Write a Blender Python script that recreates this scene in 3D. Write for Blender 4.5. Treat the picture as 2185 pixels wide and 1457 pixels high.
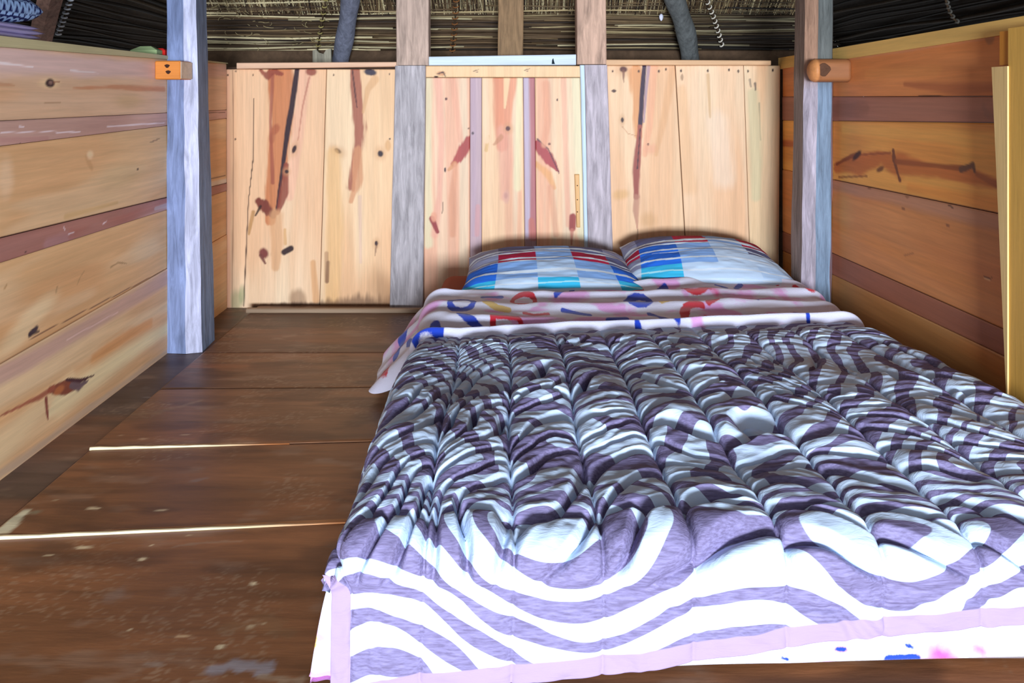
import bpy, math, random
import numpy as np

# ------------------------------------------------------------------ clear
for o in list(bpy.data.objects):
    bpy.data.objects.remove(o, do_unlink=True)
sc = bpy.context.scene
col = sc.collection
rng = np.random.RandomState(7)
random.seed(7)

# ------------------------------------------------------------------ camera, sky, lights, exposure
F = 1560.0            # focal length in photo pixels (2185 wide)
CX, CY = 1080.0, 205.0   # vanishing point of the room in the photo
H = 1.0               # eye height
cam_d = bpy.data.cameras.new('camera')
cam = bpy.data.objects.new('camera', cam_d)
col.objects.link(cam)
cam.location = (0, 0, H)
cam.rotation_euler = (math.pi / 2, 0, 0)
cam_d.sensor_width = 36.0
cam_d.lens = F / 2185 * 36
cam_d.shift_x = (1092.5 - CX) / 2185
cam_d.shift_y = -(728.5 - CY) / 2185
cam_d.clip_start = 0.02
sc.camera = cam

W = bpy.data.worlds.new('daylight')
sc.world = W
W.use_nodes = True
bg = W.node_tree.nodes['Background']
bg.inputs[0].default_value = (0.86, 0.93, 1.0, 1)
bg.inputs[1].default_value = 0.85

def area(name, loc, rot, sx, sy, power, color):
    d = bpy.data.lights.new(name, 'AREA')
    d.shape = 'RECTANGLE'; d.size = sx; d.size_y = sy
    d.energy = power; d.color = color
    o = bpy.data.objects.new(name, d); col.objects.link(o)
    o.location = loc; o.rotation_euler = rot
    return o
# daylight coming in low through the open front of the hut, behind the camera
area('doorway_daylight', (0.25, -3.6, 0.78), (math.radians(90), 0, math.radians(0)), 1.4, 0.7, 590, (0.80, 0.90, 1.0))

sc.view_settings.view_transform = 'Standard'
sc.view_settings.look = 'None'
sc.view_settings.exposure = 0.0
sc.view_settings.gamma = 1.0
sc.view_settings.use_curve_mapping = False

# ------------------------------------------------------------------ small maths
def lin(c):
    c = np.asarray(c, float) / 255.0
    return np.where(c <= 0.04045, c / 12.92, ((c + 0.055) / 1.055) ** 2.4)

def smooth(a, b, x):
    t = np.clip((x - a) / (b - a), 0, 1)
    return t * t * (3 - 2 * t)

_tab = rng.rand(256, 256)
def noise(x, y, seed=0):
    """value noise in 0..1"""
    x = np.asarray(x, float) + seed * 17.31; y = np.asarray(y, float) + seed * 9.77
    xi = np.floor(x).astype(int); yi = np.floor(y).astype(int)
    fx = x - xi; fy = y - yi
    fx = fx * fx * (3 - 2 * fx); fy = fy * fy * (3 - 2 * fy)
    g = lambda i, j: _tab[i & 255, j & 255]
    return ((g(xi, yi) * (1 - fx) + g(xi + 1, yi) * fx) * (1 - fy)
            + (g(xi, yi + 1) * (1 - fx) + g(xi + 1, yi + 1) * fx) * fy)
def fbm(x, y, seed=0, oct=3):
    s = 0; a = 0.5; t = 0
    for k in range(oct):
        s = s + a * noise(x * 2 ** k, y * 2 ** k, seed + k * 5); t += a; a *= 0.5
    return s / t

def seg_dist(u, v, pts, hw):
    """distance to a polyline divided by its interpolated half width, and raw signed field"""
    best = np.full(u.shape, 1e9); bestr = np.full(u.shape, -1e9)
    for k in range(len(pts) - 1):
        (x0, y0), (x1, y1) = pts[k], pts[k + 1]
        dx, dy = x1 - x0, y1 - y0
        L = dx * dx + dy * dy + 1e-12
        t = np.clip(((u - x0) * dx + (v - y0) * dy) / L, 0, 1)
        d = np.hypot(u - x0 - t * dx, v - y0 - t * dy)
        w = hw[k] * (1 - t) + hw[k + 1] * t
        best = np.minimum(best, d / np.maximum(w, 1e-5))
        bestr = np.maximum(bestr, w - d)
    return best, bestr

# pixel of the photo -> metric coordinates on a known surface of the place
D = F / 450.0          # depth of the back wall
XL, XR = -1.325, 1.31  # side walls
def on_back(px, py, Y=D): return ((px - CX) * Y / F, H - (py - CY) * Y / F, Y / F)
def on_left(px, py):
    Y = F * XL / (px - CX); return (Y, H - (py - CY) * Y / F, Y / F)
def on_right(px, py):
    Y = F * XR / (px - CX); return (Y, H - (py - CY) * Y / F, Y / F)
def on_level(px, py, z=0.0):
    Y = F * (H - z) / (py - CY); return ((px - CX) * Y / F, Y, Y / F)

# ------------------------------------------------------------------ mesh building
class MB:
    def __init__(s):
        s.v = []; s.n = 0; s.f = []; s.c = []; s.attr = {}
    def add(s, v, faces, colr=None):
        v = np.asarray(v, float).reshape(-1, 3)
        for f in faces:
            f = np.asarray(f, int)
            if f.ndim == 1: f = f[None]
            s.f.append(f + s.n)
        s.v.append(v)
        if colr is None: colr = (0.5, 0.5, 0.5)
        c = np.asarray(colr, float)
        if c.ndim == 1: c = np.repeat(c[None], len(v), 0)
        s.c.append(c); s.n += len(v)
    def build(s, name, mat, parent=None, smooth_=False, extra=None):
        V = np.concatenate(s.v); C = np.concatenate(s.c)
        me = bpy.data.meshes.new(name)
        me.vertices.add(len(V)); me.vertices.foreach_set('co', V.astype(np.float32).ravel())
        tot = np.concatenate([np.full(len(f), f.shape[1]) for f in s.f])
        idx = np.concatenate([f.ravel() for f in s.f])
        me.loops.add(len(idx)); me.loops.foreach_set('vertex_index', idx.astype(np.int32))
        me.polygons.add(len(tot))
        st = np.concatenate([[0], np.cumsum(tot)[:-1]])
        me.polygons.foreach_set('loop_start', st.astype(np.int32))
        me.polygons.foreach_set('loop_total', tot.astype(np.int32))
        a = me.color_attributes.new('col', 'FLOAT_COLOR', 'POINT')
        a.data.foreach_set('color', np.concatenate([C, np.ones((len(C), 1))], 1).astype(np.float32).ravel())
        if extra:
            for k, d in extra.items():
                at = me.attributes.new(k, 'FLOAT', 'POINT'); at.data.foreach_set('value', np.asarray(d, np.float32).ravel())
        me.update(calc_edges=True); me.validate()
        me.polygons.foreach_set('use_smooth', np.full(len(me.polygons), bool(smooth_)))
        me.materials.append(mat)
        o = bpy.data.objects.new(name, me); col.objects.link(o)
        if parent: o.parent = parent
        return o

def grid_faces(nu, nv, base=0):
    i, j = np.meshgrid(np.arange(nu - 1), np.arange(nv - 1), indexing='ij')
    a = i * nv + j
    return np.stack([a, a + nv, a + nv + 1, a + 1], -1).reshape(-1, 4) + base

def loft(mb, rings, colr=None, cap=True, closed=True):
    R = np.asarray(rings, float); m, n = R.shape[:2]
    i, j = np.meshgrid(np.arange(m - 1), np.arange(n if closed else n - 1), indexing='ij')
    a = i * n + j; b = i * n + (j + 1) % n
    q = np.stack([a, b, b + n, a + n], -1).reshape(-1, 4)
    fs = [q]
    if cap and closed:
        fs.append(np.arange(n)[::-1]); fs.append(np.arange(n) + (m - 1) * n)
    c = colr
    if c is not None:
        c = np.asarray(c, float)
        if c.ndim == 3: c = c.reshape(-1, 3)
    mb.add(R.reshape(-1, 3), fs, c)

def tube(mb, pts, r, n=8, colr=None):
    P = np.asarray(pts, float); m = len(P)
    r = np.broadcast_to(np.asarray(r, float), (m,))
    T = np.gradient(P, axis=0); T /= np.linalg.norm(T, axis=1)[:, None] + 1e-12
    up = np.array([0, 0, 1.0])
    if abs(T[0] @ up) > 0.9: up = np.array([0, 1.0, 0])
    rings = []
    A = np.cross(T[0], up); A /= np.linalg.norm(A)
    th = np.arange(n) / n * 2 * np.pi
    for k in range(m):
        A = A - T[k] * (A @ T[k]); A /= np.linalg.norm(A) + 1e-12
        B = np.cross(T[k], A)
        rings.append(P[k] + r[k] * (np.cos(th)[:, None] * A + np.sin(th)[:, None] * B))
    loft(mb, rings, colr)

def cbox(mb, x0, x1, y0, y1, z0, z1, b=0.003, colr=None):
    """box with chamfered edges, lofted along its longest axis"""
    lo = np.array([x0, y0, z0]); hi = np.array([x1, y1, z1]); d = hi - lo
    ax = int(np.argmax(d)); o1, o2 = [(1, 2), (2, 0), (0, 1)][ax]
    b = min(b, d.min() * 0.3)
    def ring(t, ins):
        a0, a1, c0, c1 = lo[o1] + ins, hi[o1] - ins, lo[o2] + ins, hi[o2] - ins
        P = [(a0 + b, c0), (a1 - b, c0), (a1, c0 + b), (a1, c1 - b), (a1 - b, c1), (a0 + b, c1), (a0, c1 - b), (a0, c0 + b)]
        out = np.zeros((8, 3)); out[:, ax] = t
        out[:, o1] = [p[0] for p in P]; out[:, o2] = [p[1] for p in P]
        return out
    n = max(2, int(d[ax] / 0.08))
    ts = np.linspace(lo[ax] + b, hi[ax] - b, n)
    loft(mb, [ring(lo[ax], b)] + [ring(t, 0) for t in ts] + [ring(hi[ax], b)], colr)

def tag(o, label=None, cat=None, group=None, kind=None):
    if label: o['label'] = label
    if cat: o['category'] = cat
    if group: o['group'] = group
    if kind: o['kind'] = kind
    return o

# ------------------------------------------------------------------ materials
def base_mat(name, rough=0.6, spec=0.3):
    m = bpy.data.materials.new(name); m.use_nodes = True
    nt = m.node_tree; b = nt.nodes['Principled BSDF']
    b.inputs['Roughness'].default_value = rough
    b.inputs['Specular IOR Level'].default_value = spec
    return m, nt, b

def N(nt, typ, **kw):
    n = nt.nodes.new(typ)
    for k, v in kw.items(): setattr(n, k, v)
    return n

def mixrgb(nt, blend, fac, a, b):
    n = N(nt, 'ShaderNodeMix', data_type='RGBA', blend_type=blend)
    for i, x in ((0, fac), (6, a), (7, b)):
        if hasattr(x, 'links'): nt.links.new(x, n.inputs[i])
        elif isinstance(x, (int, float)): n.inputs[i].default_value = x
        else: n.inputs[i].default_value = (*x, 1)
    return n.outputs[2]

def math_(nt, op, a, b=0.0, c=None):
    n = N(nt, 'ShaderNodeMath', operation=op)
    for i, x in enumerate((a, b, c)):
        if x is None: continue
        if hasattr(x, 'links'): nt.links.new(x, n.inputs[i])
        else: n.inputs[i].default_value = x
    return n.outputs[0]

def maprange(nt, x, a, b, c, d):
    n = N(nt, 'ShaderNodeMapRange')
    nt.links.new(x, n.inputs[0])
    for i, v in enumerate((a, b, c, d)): n.inputs[i + 1].default_value = v
    return n.outputs[0]

def noise_node(nt, scale_vec, scale=1.0, detail=4, rough=0.6, distort=0.0):
    tc = N(nt, 'ShaderNodeTexCoord'); mp = N(nt, 'ShaderNodeMapping')
    mp.inputs['Scale'].default_value = scale_vec
    nt.links.new(tc.outputs['Object'], mp.inputs['Vector'])
    nz = N(nt, 'ShaderNodeTexNoise')
    nz.inputs['Scale'].default_value = scale; nz.inputs['Detail'].default_value = detail
    nz.inputs['Roughness'].default_value = rough; nz.inputs['Distortion'].default_value = distort
    nt.links.new(mp.outputs[0], nz.inputs['Vector'])
    return nz.outputs['Fac']

def wood_mat(name, grain, rough=0.5, lo=0.78, hi=1.12, bump=0.25, spec=0.3, fine=None):
    """colour comes from the 'col' attribute (plank colour, knots, stains), fine grain from stretched noise"""
    m, nt, b = base_mat(name, rough, spec)
    at = N(nt, 'ShaderNodeAttribute', attribute_name='col')
    g1 = noise_node(nt, grain, 1.0, 5, 0.65, 0.6)
    g2 = noise_node(nt, fine or tuple(x * 3.1 for x in grain), 1.0, 3, 0.6, 0.2)
    k1 = maprange(nt, g1, 0.3, 0.7, lo, hi)
    k2 = maprange(nt, g2, 0.3, 0.7, 0.93, 1.05)
    k = math_(nt, 'MULTIPLY', k1, k2)
    cmb = N(nt, 'ShaderNodeCombineColor')
    for i in range(3): nt.links.new(k, cmb.inputs[i])
    c = mixrgb(nt, 'MULTIPLY', 1.0, at.outputs['Color'], cmb.outputs[0])
    nt.links.new(c, b.inputs['Base Color'])
    bp = N(nt, 'ShaderNodeBump'); bp.inputs['Strength'].default_value = bump; bp.inputs['Distance'].default_value = 0.003
    nt.links.new(math_(nt, 'ADD', g1, g2), bp.inputs['Height'])
    nt.links.new(bp.outputs[0], b.inputs['Normal'])
    return m

M_wall_v = wood_mat('pine_vertical_grain', (45, 45, 2.2), 0.5, 0.9, 1.07, 0.12)
M_wall_h = wood_mat('pine_long_grain', (30, 1.6, 32), 0.5, 0.87, 1.08, 0.12)
M_wood_x = wood_mat('batten_wood', (2.0, 40, 40), 0.55, 0.86, 1.1, 0.2)
M_post = wood_mat('weathered_post_wood', (42, 42, 5), 0.7, 0.55, 1.32, 0.7, 0.2)
M_floor = wood_mat('stained_floor_boards', (3.0, 26, 20), 0.42, 0.72, 1.25, 0.15, 0.4, fine=(14, 90, 60))
M_dark = wood_mat('rough_dark_timber', (12, 12, 12), 0.8, 0.6, 1.25, 0.5, 0.15)
M_reed = wood_mat('reed_and_thatch', (6, 60, 60), 0.65, 0.6, 1.3, 0.3, 0.25)
M_rope = wood_mat('cord_fibre', (90, 90, 90), 0.8, 0.8, 1.15, 0.3, 0.15)

def cloth_mat(name, rough=0.85, weave=900, bump=0.15, sheen=0.0):
    m, nt, b = base_mat(name, rough, 0.2)
    at = N(nt, 'ShaderNodeAttribute', attribute_name='col')
    g = noise_node(nt, (weave, weave, weave), 1.0, 2, 0.6)
    k = maprange(nt, g, 0.3, 0.7, 0.93, 1.05)
    cmb = N(nt, 'ShaderNodeCombineColor')
    for i in range(3): nt.links.new(k, cmb.inputs[i])
    c = mixrgb(nt, 'MULTIPLY', 1.0, at.outputs['Color'], cmb.outputs[0])
    nt.links.new(c, b.inputs['Base Color'])
    b.inputs['Sheen Weight'].default_value = sheen
    bp = N(nt, 'ShaderNodeBump'); bp.inputs['Strength'].default_value = bump; bp.inputs['Distance'].default_value = 0.002
    nt.links.new(g, bp.inputs['Height']); nt.links.new(bp.outputs[0], b.inputs['Normal'])
    return m, nt, b, c

M_cloth = cloth_mat('plain_cloth')[0]

# zebra print: two colours split by the smooth 'zebra' field stored on the cloth
def zebra_mat():
    m, nt, b, c = cloth_mat('zebra_print_cotton', 0.72, 500, 0.12, 0.0)
    at = N(nt, 'ShaderNodeAttribute', attribute_name='zebra')
    f = maprange(nt, at.outputs['Fac'], -0.035, 0.035, 0, 1)
    slub = noise_node(nt, (35, 260, 260), 1.0, 3, 0.6)
    mauve = mixrgb(nt, 'MIX', maprange(nt, slub, 0.35, 0.65, 0, 1), tuple(lin((108, 98, 132))), tuple(lin((138, 129, 170))))
    cc = mixrgb(nt, 'MIX', f, mauve, tuple(lin((204, 222, 248))))
    pl = N(nt, 'ShaderNodeAttribute', attribute_name='binding')
    cc = mixrgb(nt, 'MIX', maprange(nt, pl.outputs['Fac'], -0.0008, 0.0008, 0, 1), cc, tuple(lin((164, 142, 184))))
    nt.links.new(cc, b.inputs['Base Color'])
    wr = noise_node(nt, (14, 60, 60), 1.0, 4, 0.6, 0.8)
    bp = N(nt, 'ShaderNodeBump'); bp.inputs['Strength'].default_value = 0.35; bp.inputs['Distance'].default_value = 0.006
    nt.links.new(wr, bp.inputs['Height']); nt.links.new(bp.outputs[0], b.inputs['Normal'])
    return m
M_zebra = zebra_mat()

def fleece_mat():
    m, nt, b, c = cloth_mat('printed_fleece', 0.95, 260, 0.6, 0.3)
    out = mixrgb(nt, 'MIX', 0.0, tuple(lin((222, 220, 242))), (1, 1, 1))
    fz = noise_node(nt, (110, 110, 110), 1.0, 3, 0.7)
    for nm, c_ in (('pink', (224, 164, 220)), ('yellow', (214, 176, 84)), ('blue', (32, 66, 190)), ('red', (200, 28, 52)), ('hot', (236, 92, 160))):
        at = N(nt, 'ShaderNodeAttribute', attribute_name=nm)
        s = math_(nt, 'ADD', at.outputs['Fac'], maprange(nt, fz, 0.3, 0.7, -0.0012, 0.0012))
        e = 0.012 if nm in ('pink', 'hot') else 0.0015
        out = mixrgb(nt, 'MIX', maprange(nt, s, -e, e, 0, 1), out, tuple(lin(c_)))
    nt.links.new(out, b.inputs['Base Color'])
    return m
M_fleece = fleece_mat()

# ------------------------------------------------------------------ painting of plank colours
class Paint:
    def __init__(s, u, v, conv, base, gu=60, gv=60):
        s.u, s.v, s.conv = u, v, conv; s.c = base
        s.w = fbm(u * gu, v * gv, 3) - 0.5
    def _mix(s, a, colr):
        c = lin(colr); s.c = s.c * (1 - a[:, None]) + c * a[:, None]
    def stroke(s, pts, hw, colr, alpha=1.0, soft=0.35, wob=0.5):
        P = [s.conv(*p) for p in pts]
        hw = [hw] * len(pts) if np.isscalar(hw) else hw
        d, _ = seg_dist(s.u, s.v, [(p[0], p[1]) for p in P], [h * p[2] for h, p in zip(hw, P)])
        s._mix(alpha * (1 - smooth(1 - soft, 1 + soft, d + s.w * wob)), colr)
    def spot(s, cx, cy, rx, ry, colr, ang=0, alpha=1.0, soft=0.3, wob=0.5):
        a = s.conv(cx, cy); rxm = abs(s.conv(cx + rx, cy)[0] - s.conv(cx - rx, cy)[0]) / 2; rym = ry * a[2]
        du, dv = s.u - a[0], s.v - a[1]
        sg = 1 if s.conv(cx + 1, cy)[0] > a[0] else -1
        t = math.radians(ang); c_, n_ = math.cos(t), math.sin(t)
        x = (du * sg * c_ + dv * n_) / rxm; y = (-du * sg * n_ + dv * c_) / rym
        s._mix(alpha * (1 - smooth(1 - soft, 1 + soft, np.hypot(x, y) + s.w * wob)), colr)
    def knot(s, cx, cy, rx, ry, ang=0, colr=(58, 30, 30), halo=(196, 140, 92)):
        s.spot(cx, cy, rx * 2.2, ry * 2.2, halo, ang, 0.45, 0.6)
        s.spot(cx, cy, rx, ry, colr, ang, 1.0, 0.3, 0.4)

def planks(name, quads, to3d, conv, painter, mat, step=0.004, thick=0.02, kind='structure'):
    """a wall of boards: every board its own slab with eased edges, all one mesh"""
    mb = MB(); allc = []
    for k, q in enumerate(quads):
        (P, off, base) = q
        P = np.asarray(P, float)
        Lu = max(np.linalg.norm(P[1] - P[0]), np.linalg.norm(P[2] - P[3])); Lv = max(np.linalg.norm(P[3] - P[0]), np.linalg.norm(P[2] - P[1]))
        nu = max(3, int(Lu / step) + 1); nv = max(3, int(Lv / step) + 1)
        s, t = np.meshgrid(np.linspace(0, 1, nu), np.linspace(0, 1, nv), indexing='ij')
        uv = (P[0] * ((1 - s) * (1 - t))[..., None] + P[1] * (s * (1 - t))[..., None]
              + P[2] * (s * t)[..., None] + P[3] * ((1 - s) * t)[..., None])
        d = np.full(s.shape, off)
        d[0, :] -= 0.002; d[-1, :] -= 0.002; d[:, 0] -= 0.002; d[:, -1] -= 0.002
        u = uv[..., 0].ravel(); v = uv[..., 1].ravel(); dd = d.ravel()
        cl = painter(u, v, k, base)
        V = to3d(u, v, dd)
        ring = np.concatenate([np.arange(nu) * nv, (nu - 1) * nv + np.arange(1, nv), np.arange(nu - 2, -1, -1) * nv + nv - 1, np.arange(nv - 2, 0, -1)])
        Vr = to3d(u[ring], v[ring], dd[ring] - thick)
        n0 = len(V); m = len(ring)
        a = np.arange(m); b = (a + 1) % m
        rim = np.stack([ring[a], n0 + a, n0 + b, ring[b]], -1)
        mb.add(np.concatenate([V, Vr]), [grid_faces(nu, nv), rim], np.concatenate([cl, cl[ring] * 0.8]))
    o = mb.build(name, mat)
    if kind: o['kind'] = kind
    return o
#PART2
# ================================================================== BACK WALL
T_back = lambda u, v, d: np.stack([u, D - d, v], -1)
def bq(tl, tr, br, bl, off, base):
    P = [on_back(*p)[:2] for p in (bl, br, tr, tl)]
    return (P, off, base)
PEACH = (228, 186, 146)
bquads = [
    bq((483, 148), (696, 148), (681, 657), (483, 657), 0.0, (230, 190, 150)),
    bq((697.5, 148), (846, 148), (838, 657), (682.5, 657), 0.001, (228, 184, 138)),
    bq((1294, 140), (1440, 140), (1470, 660), (1308, 660), 0.0, (230, 188, 146)),
    bq((1441.5, 140), (1586, 140), (1603, 660), (1471.5, 660), 0.003, (232, 190, 150)),
    bq((1587.5, 140), (1665, 140), (1661, 660), (1604.5, 660), 0.0, (226, 190, 146)),
]
def paint_back(u, v, k, base):
    c = np.repeat(lin(base)[None], len(u), 0)
    g = fbm(u * 26, v * 1.3, 1 + k, 3); g2 = fbm(u * 7, v * 1.1, 11 + k, 2)
    c = c * (1 + (g - 0.5)[:, None] * np.array([0.12, 0.22, 0.34]))
    w = smooth(0.48, 0.68, g2)[:, None] * 0.45
    c = c * (1 - w) + lin((222, 160, 110)) * w
    w = smooth(0.55, 0.75, fbm(u * 9, v * 0.9, 31 + k, 2))[:, None] * 0.4
    c = c * (1 - w) + lin((232, 206, 170)) * w
    p = Paint(u, v, on_back, c, 80, 10)
    RED, DK, OR = (138, 56, 38), (52, 26, 34), (192, 108, 54)
    if k == 0:
        p.stroke([(483, 150), (484, 400), (486, 655)], 7, (236, 176, 138), 0.8)
        p.stroke([(497, 150), (498, 400), (495, 655)], 1.0, (120, 70, 50), 0.6)
        p.stroke([(601, 150), (602, 260), (588, 400), (576, 470)], [26, 23, 19, 10], OR, 0.9, 0.25, 0.8)
        p.stroke([(582, 160), (577, 260), (582, 390)], [4, 3, 4], (150, 70, 50), 0.8)
        p.stroke([(650, 150), (635, 300), (618, 420)], [14, 12, 9], (226, 168, 136), 0.8)
        p.stroke([(660, 165), (645, 230), (636, 300)], [2, 2, 1], (170, 90, 70), 0.6)
        p.stroke([(634, 148), (624, 220), (612, 290), (600, 380), (590, 452)], [5, 6, 5.5, 3.5, 3], DK, 1.0, 0.25, 0.5)
        p.stroke([(611, 352), (606, 410), (592, 455)], [5, 9, 4], RED, 0.9, 0.3, 0.7)
        p.stroke([(557, 150), (568, 162), (585, 152), (601, 158)], [4, 8, 6, 5], RED, 0.9, 0.3, 1.0)
        p.spot(664, 153, 11, 8, RED, 0, 0.9); p.spot(588, 276, 12, 8, (170, 88, 52), 50, 0.9, 0.4)
        p.spot(580, 294, 6, 12, (150, 74, 46), 0, 0.5)
        p.knot(628, 318, 4, 9, -20); p.knot(612, 366, 4, 4, 0)
        p.stroke([(541, 210), (540, 340), (530, 430), (526, 520), (520, 652)], [0.8, 1.2, 1.0, 1.2, 1.6], (70, 44, 34), 0.9, 0.3, 0.2)
        p.stroke([(552, 430), (566, 442), (582, 460)], [9, 13, 6], (122, 52, 36), 1.0, 0.25, 0.9)
        p.stroke([(541, 452), (533, 486), (531, 500)], [4, 4, 2], (176, 124, 62), 0.8, 0.4, 0.8)
        p.stroke([(556, 440), (545, 460)], [3, 2], (54, 30, 22), 0.9)
        p.stroke([(588, 460), (592, 520), (588, 570)], [14, 13, 8], (208, 150, 100), 0.75, 0.4)
        p.stroke([(608, 490), (609, 520)], 3, (206, 150, 84), 0.7)
        p.spot(562, 540, 12, 10, (124, 56, 48), -25, 1, 0.35, 0.8); p.stroke([(556, 545), (566, 562)], [4, 2], (110, 50, 44), 0.9)
        p.stroke([(606, 538), (621, 530)], [6, 6], (58, 34, 34), 1, 0.3, 0.4)
        p.spot(635, 640, 18, 22, (150, 110, 76), 10, 0.7, 0.4)
        p.spot(505, 640, 12, 22, (150, 150, 104), 0, 0.6, 0.5); p.spot(516, 630, 6, 20, (140, 146, 100), 0, 0.6, 0.5)
        p.stroke([(545, 656), (680, 652)], [5, 9], (96, 66, 50), 0.75, 0.6, 1.6)
        p.stroke([(668, 560), (674, 640)], [6, 8], (206, 142, 82), 0.7)
        for x, y in ((503, 152), (540, 160), (486, 160), (502, 297)): p.spot(x, y, 1.6, 2.2, (70, 44, 34))
    if k == 1:
        p.stroke([(757, 148), (762, 220), (768, 270), (760, 330), (750, 400)], [10, 12, 12, 9, 9], (158, 84, 60), 0.95, 0.3, 1.1)
        p.stroke([(762, 320), (764, 380), (748, 430)], [9, 12, 4], (202, 134, 88), 0.8, 0.4, 1.1)
        p.stroke([(752, 150), (758, 200), (762, 230)], [1.5, 2, 1], (84, 40, 36), 0.9)
        p.stroke([(768, 420), (770, 560)], [4, 3], (216, 176, 150), 0.8)
        p.spot(790, 154, 13, 7, (54, 42, 58), -10, 1, 0.25); p.stroke([(800, 170), (785, 190), (775, 240)], [9, 6, 3], (206, 150, 96), 0.6)
        p.knot(721, 322, 8, 5, -35, (56, 28, 30)); p.knot(812, 328, 5.5, 6.5, 0, (48, 26, 34)); p.spot(832, 296, 2.2, 2.2, (60, 36, 36)); p.spot(828, 310, 7, 12, (204, 148, 90), 0, 0.7)
        p.knot(803, 519, 3.5, 5, 0); p.stroke([(803, 525), (800, 545)], [2, 1], (130, 90, 66), 0.7)
        p.stroke([(712, 330), (716, 480), (708, 640)], [16, 18, 16], (220, 166, 100), 0.7, 0.5)
        p.stroke([(697, 540), (697, 600)], [4, 4], (140, 90, 56), 0.5); p.stroke([(700, 560), (698, 600)], [4, 4], (110, 66, 40), 0.6)
        p.stroke([(684, 652), (760, 646), (838, 650)], [9, 14, 16], (100, 66, 44), 0.7, 0.7, 1.6)
        p.spot(820, 620, 22, 44, (176, 124, 78), 20, 0.55, 0.6)
        for x, y in ((712, 160), (831, 158)): p.spot(x, y, 1.5, 2.5, (70, 44, 34))
    if k == 2:
        p.stroke([(1356, 150), (1362, 215), (1362, 290)], [14, 13, 8], (212, 138, 76), 0.85, 0.3, 0.8)
        p.stroke([(1394, 142), (1386, 260), (1376, 330)], [9, 8, 5], (226, 158, 118), 0.8, 0.4)
        p.stroke([(1384, 142), (1378, 200), (1374, 260)], [4, 3, 2], (150, 120, 150), 0.7, 0.4)
        p.stroke([(1375, 140), (1370, 200), (1366, 270)], [4.5, 5, 4.5], (58, 34, 56), 1, 0.25, 0.5)
        p.stroke([(1366, 270), (1361, 320), (1358, 370), (1358, 420)], [4.5, 6.5, 7.5, 6], (154, 74, 60), 1, 0.3, 0.7)
        p.stroke([(1359, 420), (1357, 450), (1360, 490)], [6, 6, 1], (176, 116, 92), 0.8, 0.4, 0.9)
        p.stroke([(1360, 490), (1361, 560)], [1.0, 1.0], (90, 56, 44), 0.7, 0.3)
        p.stroke([(1366, 275), (1360, 360)], [1.2, 1.2], (60, 30, 36), 0.9)
        p.knot(1330, 148, 8, 6, 0, (92, 44, 38)); p.stroke([(1330, 152), (1331, 175)], [3, 1], (120, 70, 50), 0.8)
        p.spot(1310, 194, 5, 3, (74, 44, 36)); p.knot(1328, 256, 3, 5, 0); p.spot(1383, 308, 2.5, 3, (96, 56, 44)); p.spot(1388, 318, 14, 10, (222, 154, 118), 0, 0.7, 0.6)
        p.stroke([(1328, 270), (1340, 285), (1358, 290)], [0.8, 0.8, 0.8], (180, 120, 80), 0.7)
        p.stroke([(1436, 150), (1415, 260), (1400, 330)], [9, 8, 4], (214, 156, 104), 0.6, 0.5)
        p.spot(1325, 415, 16, 10, (208, 156, 92), 10, 0.7, 0.6); p.spot(1385, 470, 16, 16, (204, 152, 98), 0, 0.6, 0.6)
        for x, y in ((1307, 152), (1363, 152), (1421, 148), (1406, 152)): p.spot(x, y, 2, 3, (84, 52, 40))
    if k == 3:
        p.stroke([(1455, 190), (1470, 400)], [9, 16], (222, 170, 120), 0.6, 0.6)
        p.stroke([(1530, 260), (1545, 380)], [22, 22], (230, 200, 172), 0.7, 0.6)
        p.stroke([(1510, 160), (1515, 250)], [4, 2], (196, 150, 96), 0.6)
        p.spot(1455, 165, 3, 7, (130, 96, 70), 0, 0.7)
        for x, y in ((1453, 151), (1510, 151), (1555, 149), (1575, 152)): p.spot(x, y, 2, 3.4, (58, 38, 34))
    if k == 4:
        p.stroke([(1606, 200), (1612, 300), (1614, 420)], [12, 14, 10], (196, 182, 140), 0.75, 0.5)
        p.stroke([(1600, 170), (1602, 185)], [3, 2], (110, 96, 84), 0.7); p.stroke([(1611, 178), (1612, 192)], [2.4, 1.4], (90, 76, 70), 0.8)
        p.stroke([(1620, 220), (1623, 300)], [1.4, 1], (150, 136, 104), 0.7)
        for x, y in ((1596, 152), (1649, 150)): p.spot(x, y, 2, 3.4, (58, 38, 34))
    return np.clip((p.c * .92 + .08 * p.c.mean(1, keepdims=True)) * 1.06, 0.01, 0.95)
planks('wall_back', bquads, T_back, on_back, paint_back, M_wall_v, 0.0042, 0.02)
# dark backing boards that close the seams
mb = MB(); cbox(mb, -1.36, 1.34, D + 0.021, D + 0.035, 0.0, 1.14, 0.002, lin((70, 50, 38)))
tag(mb.build('wall_back_backing', M_dark), kind='structure')

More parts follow.
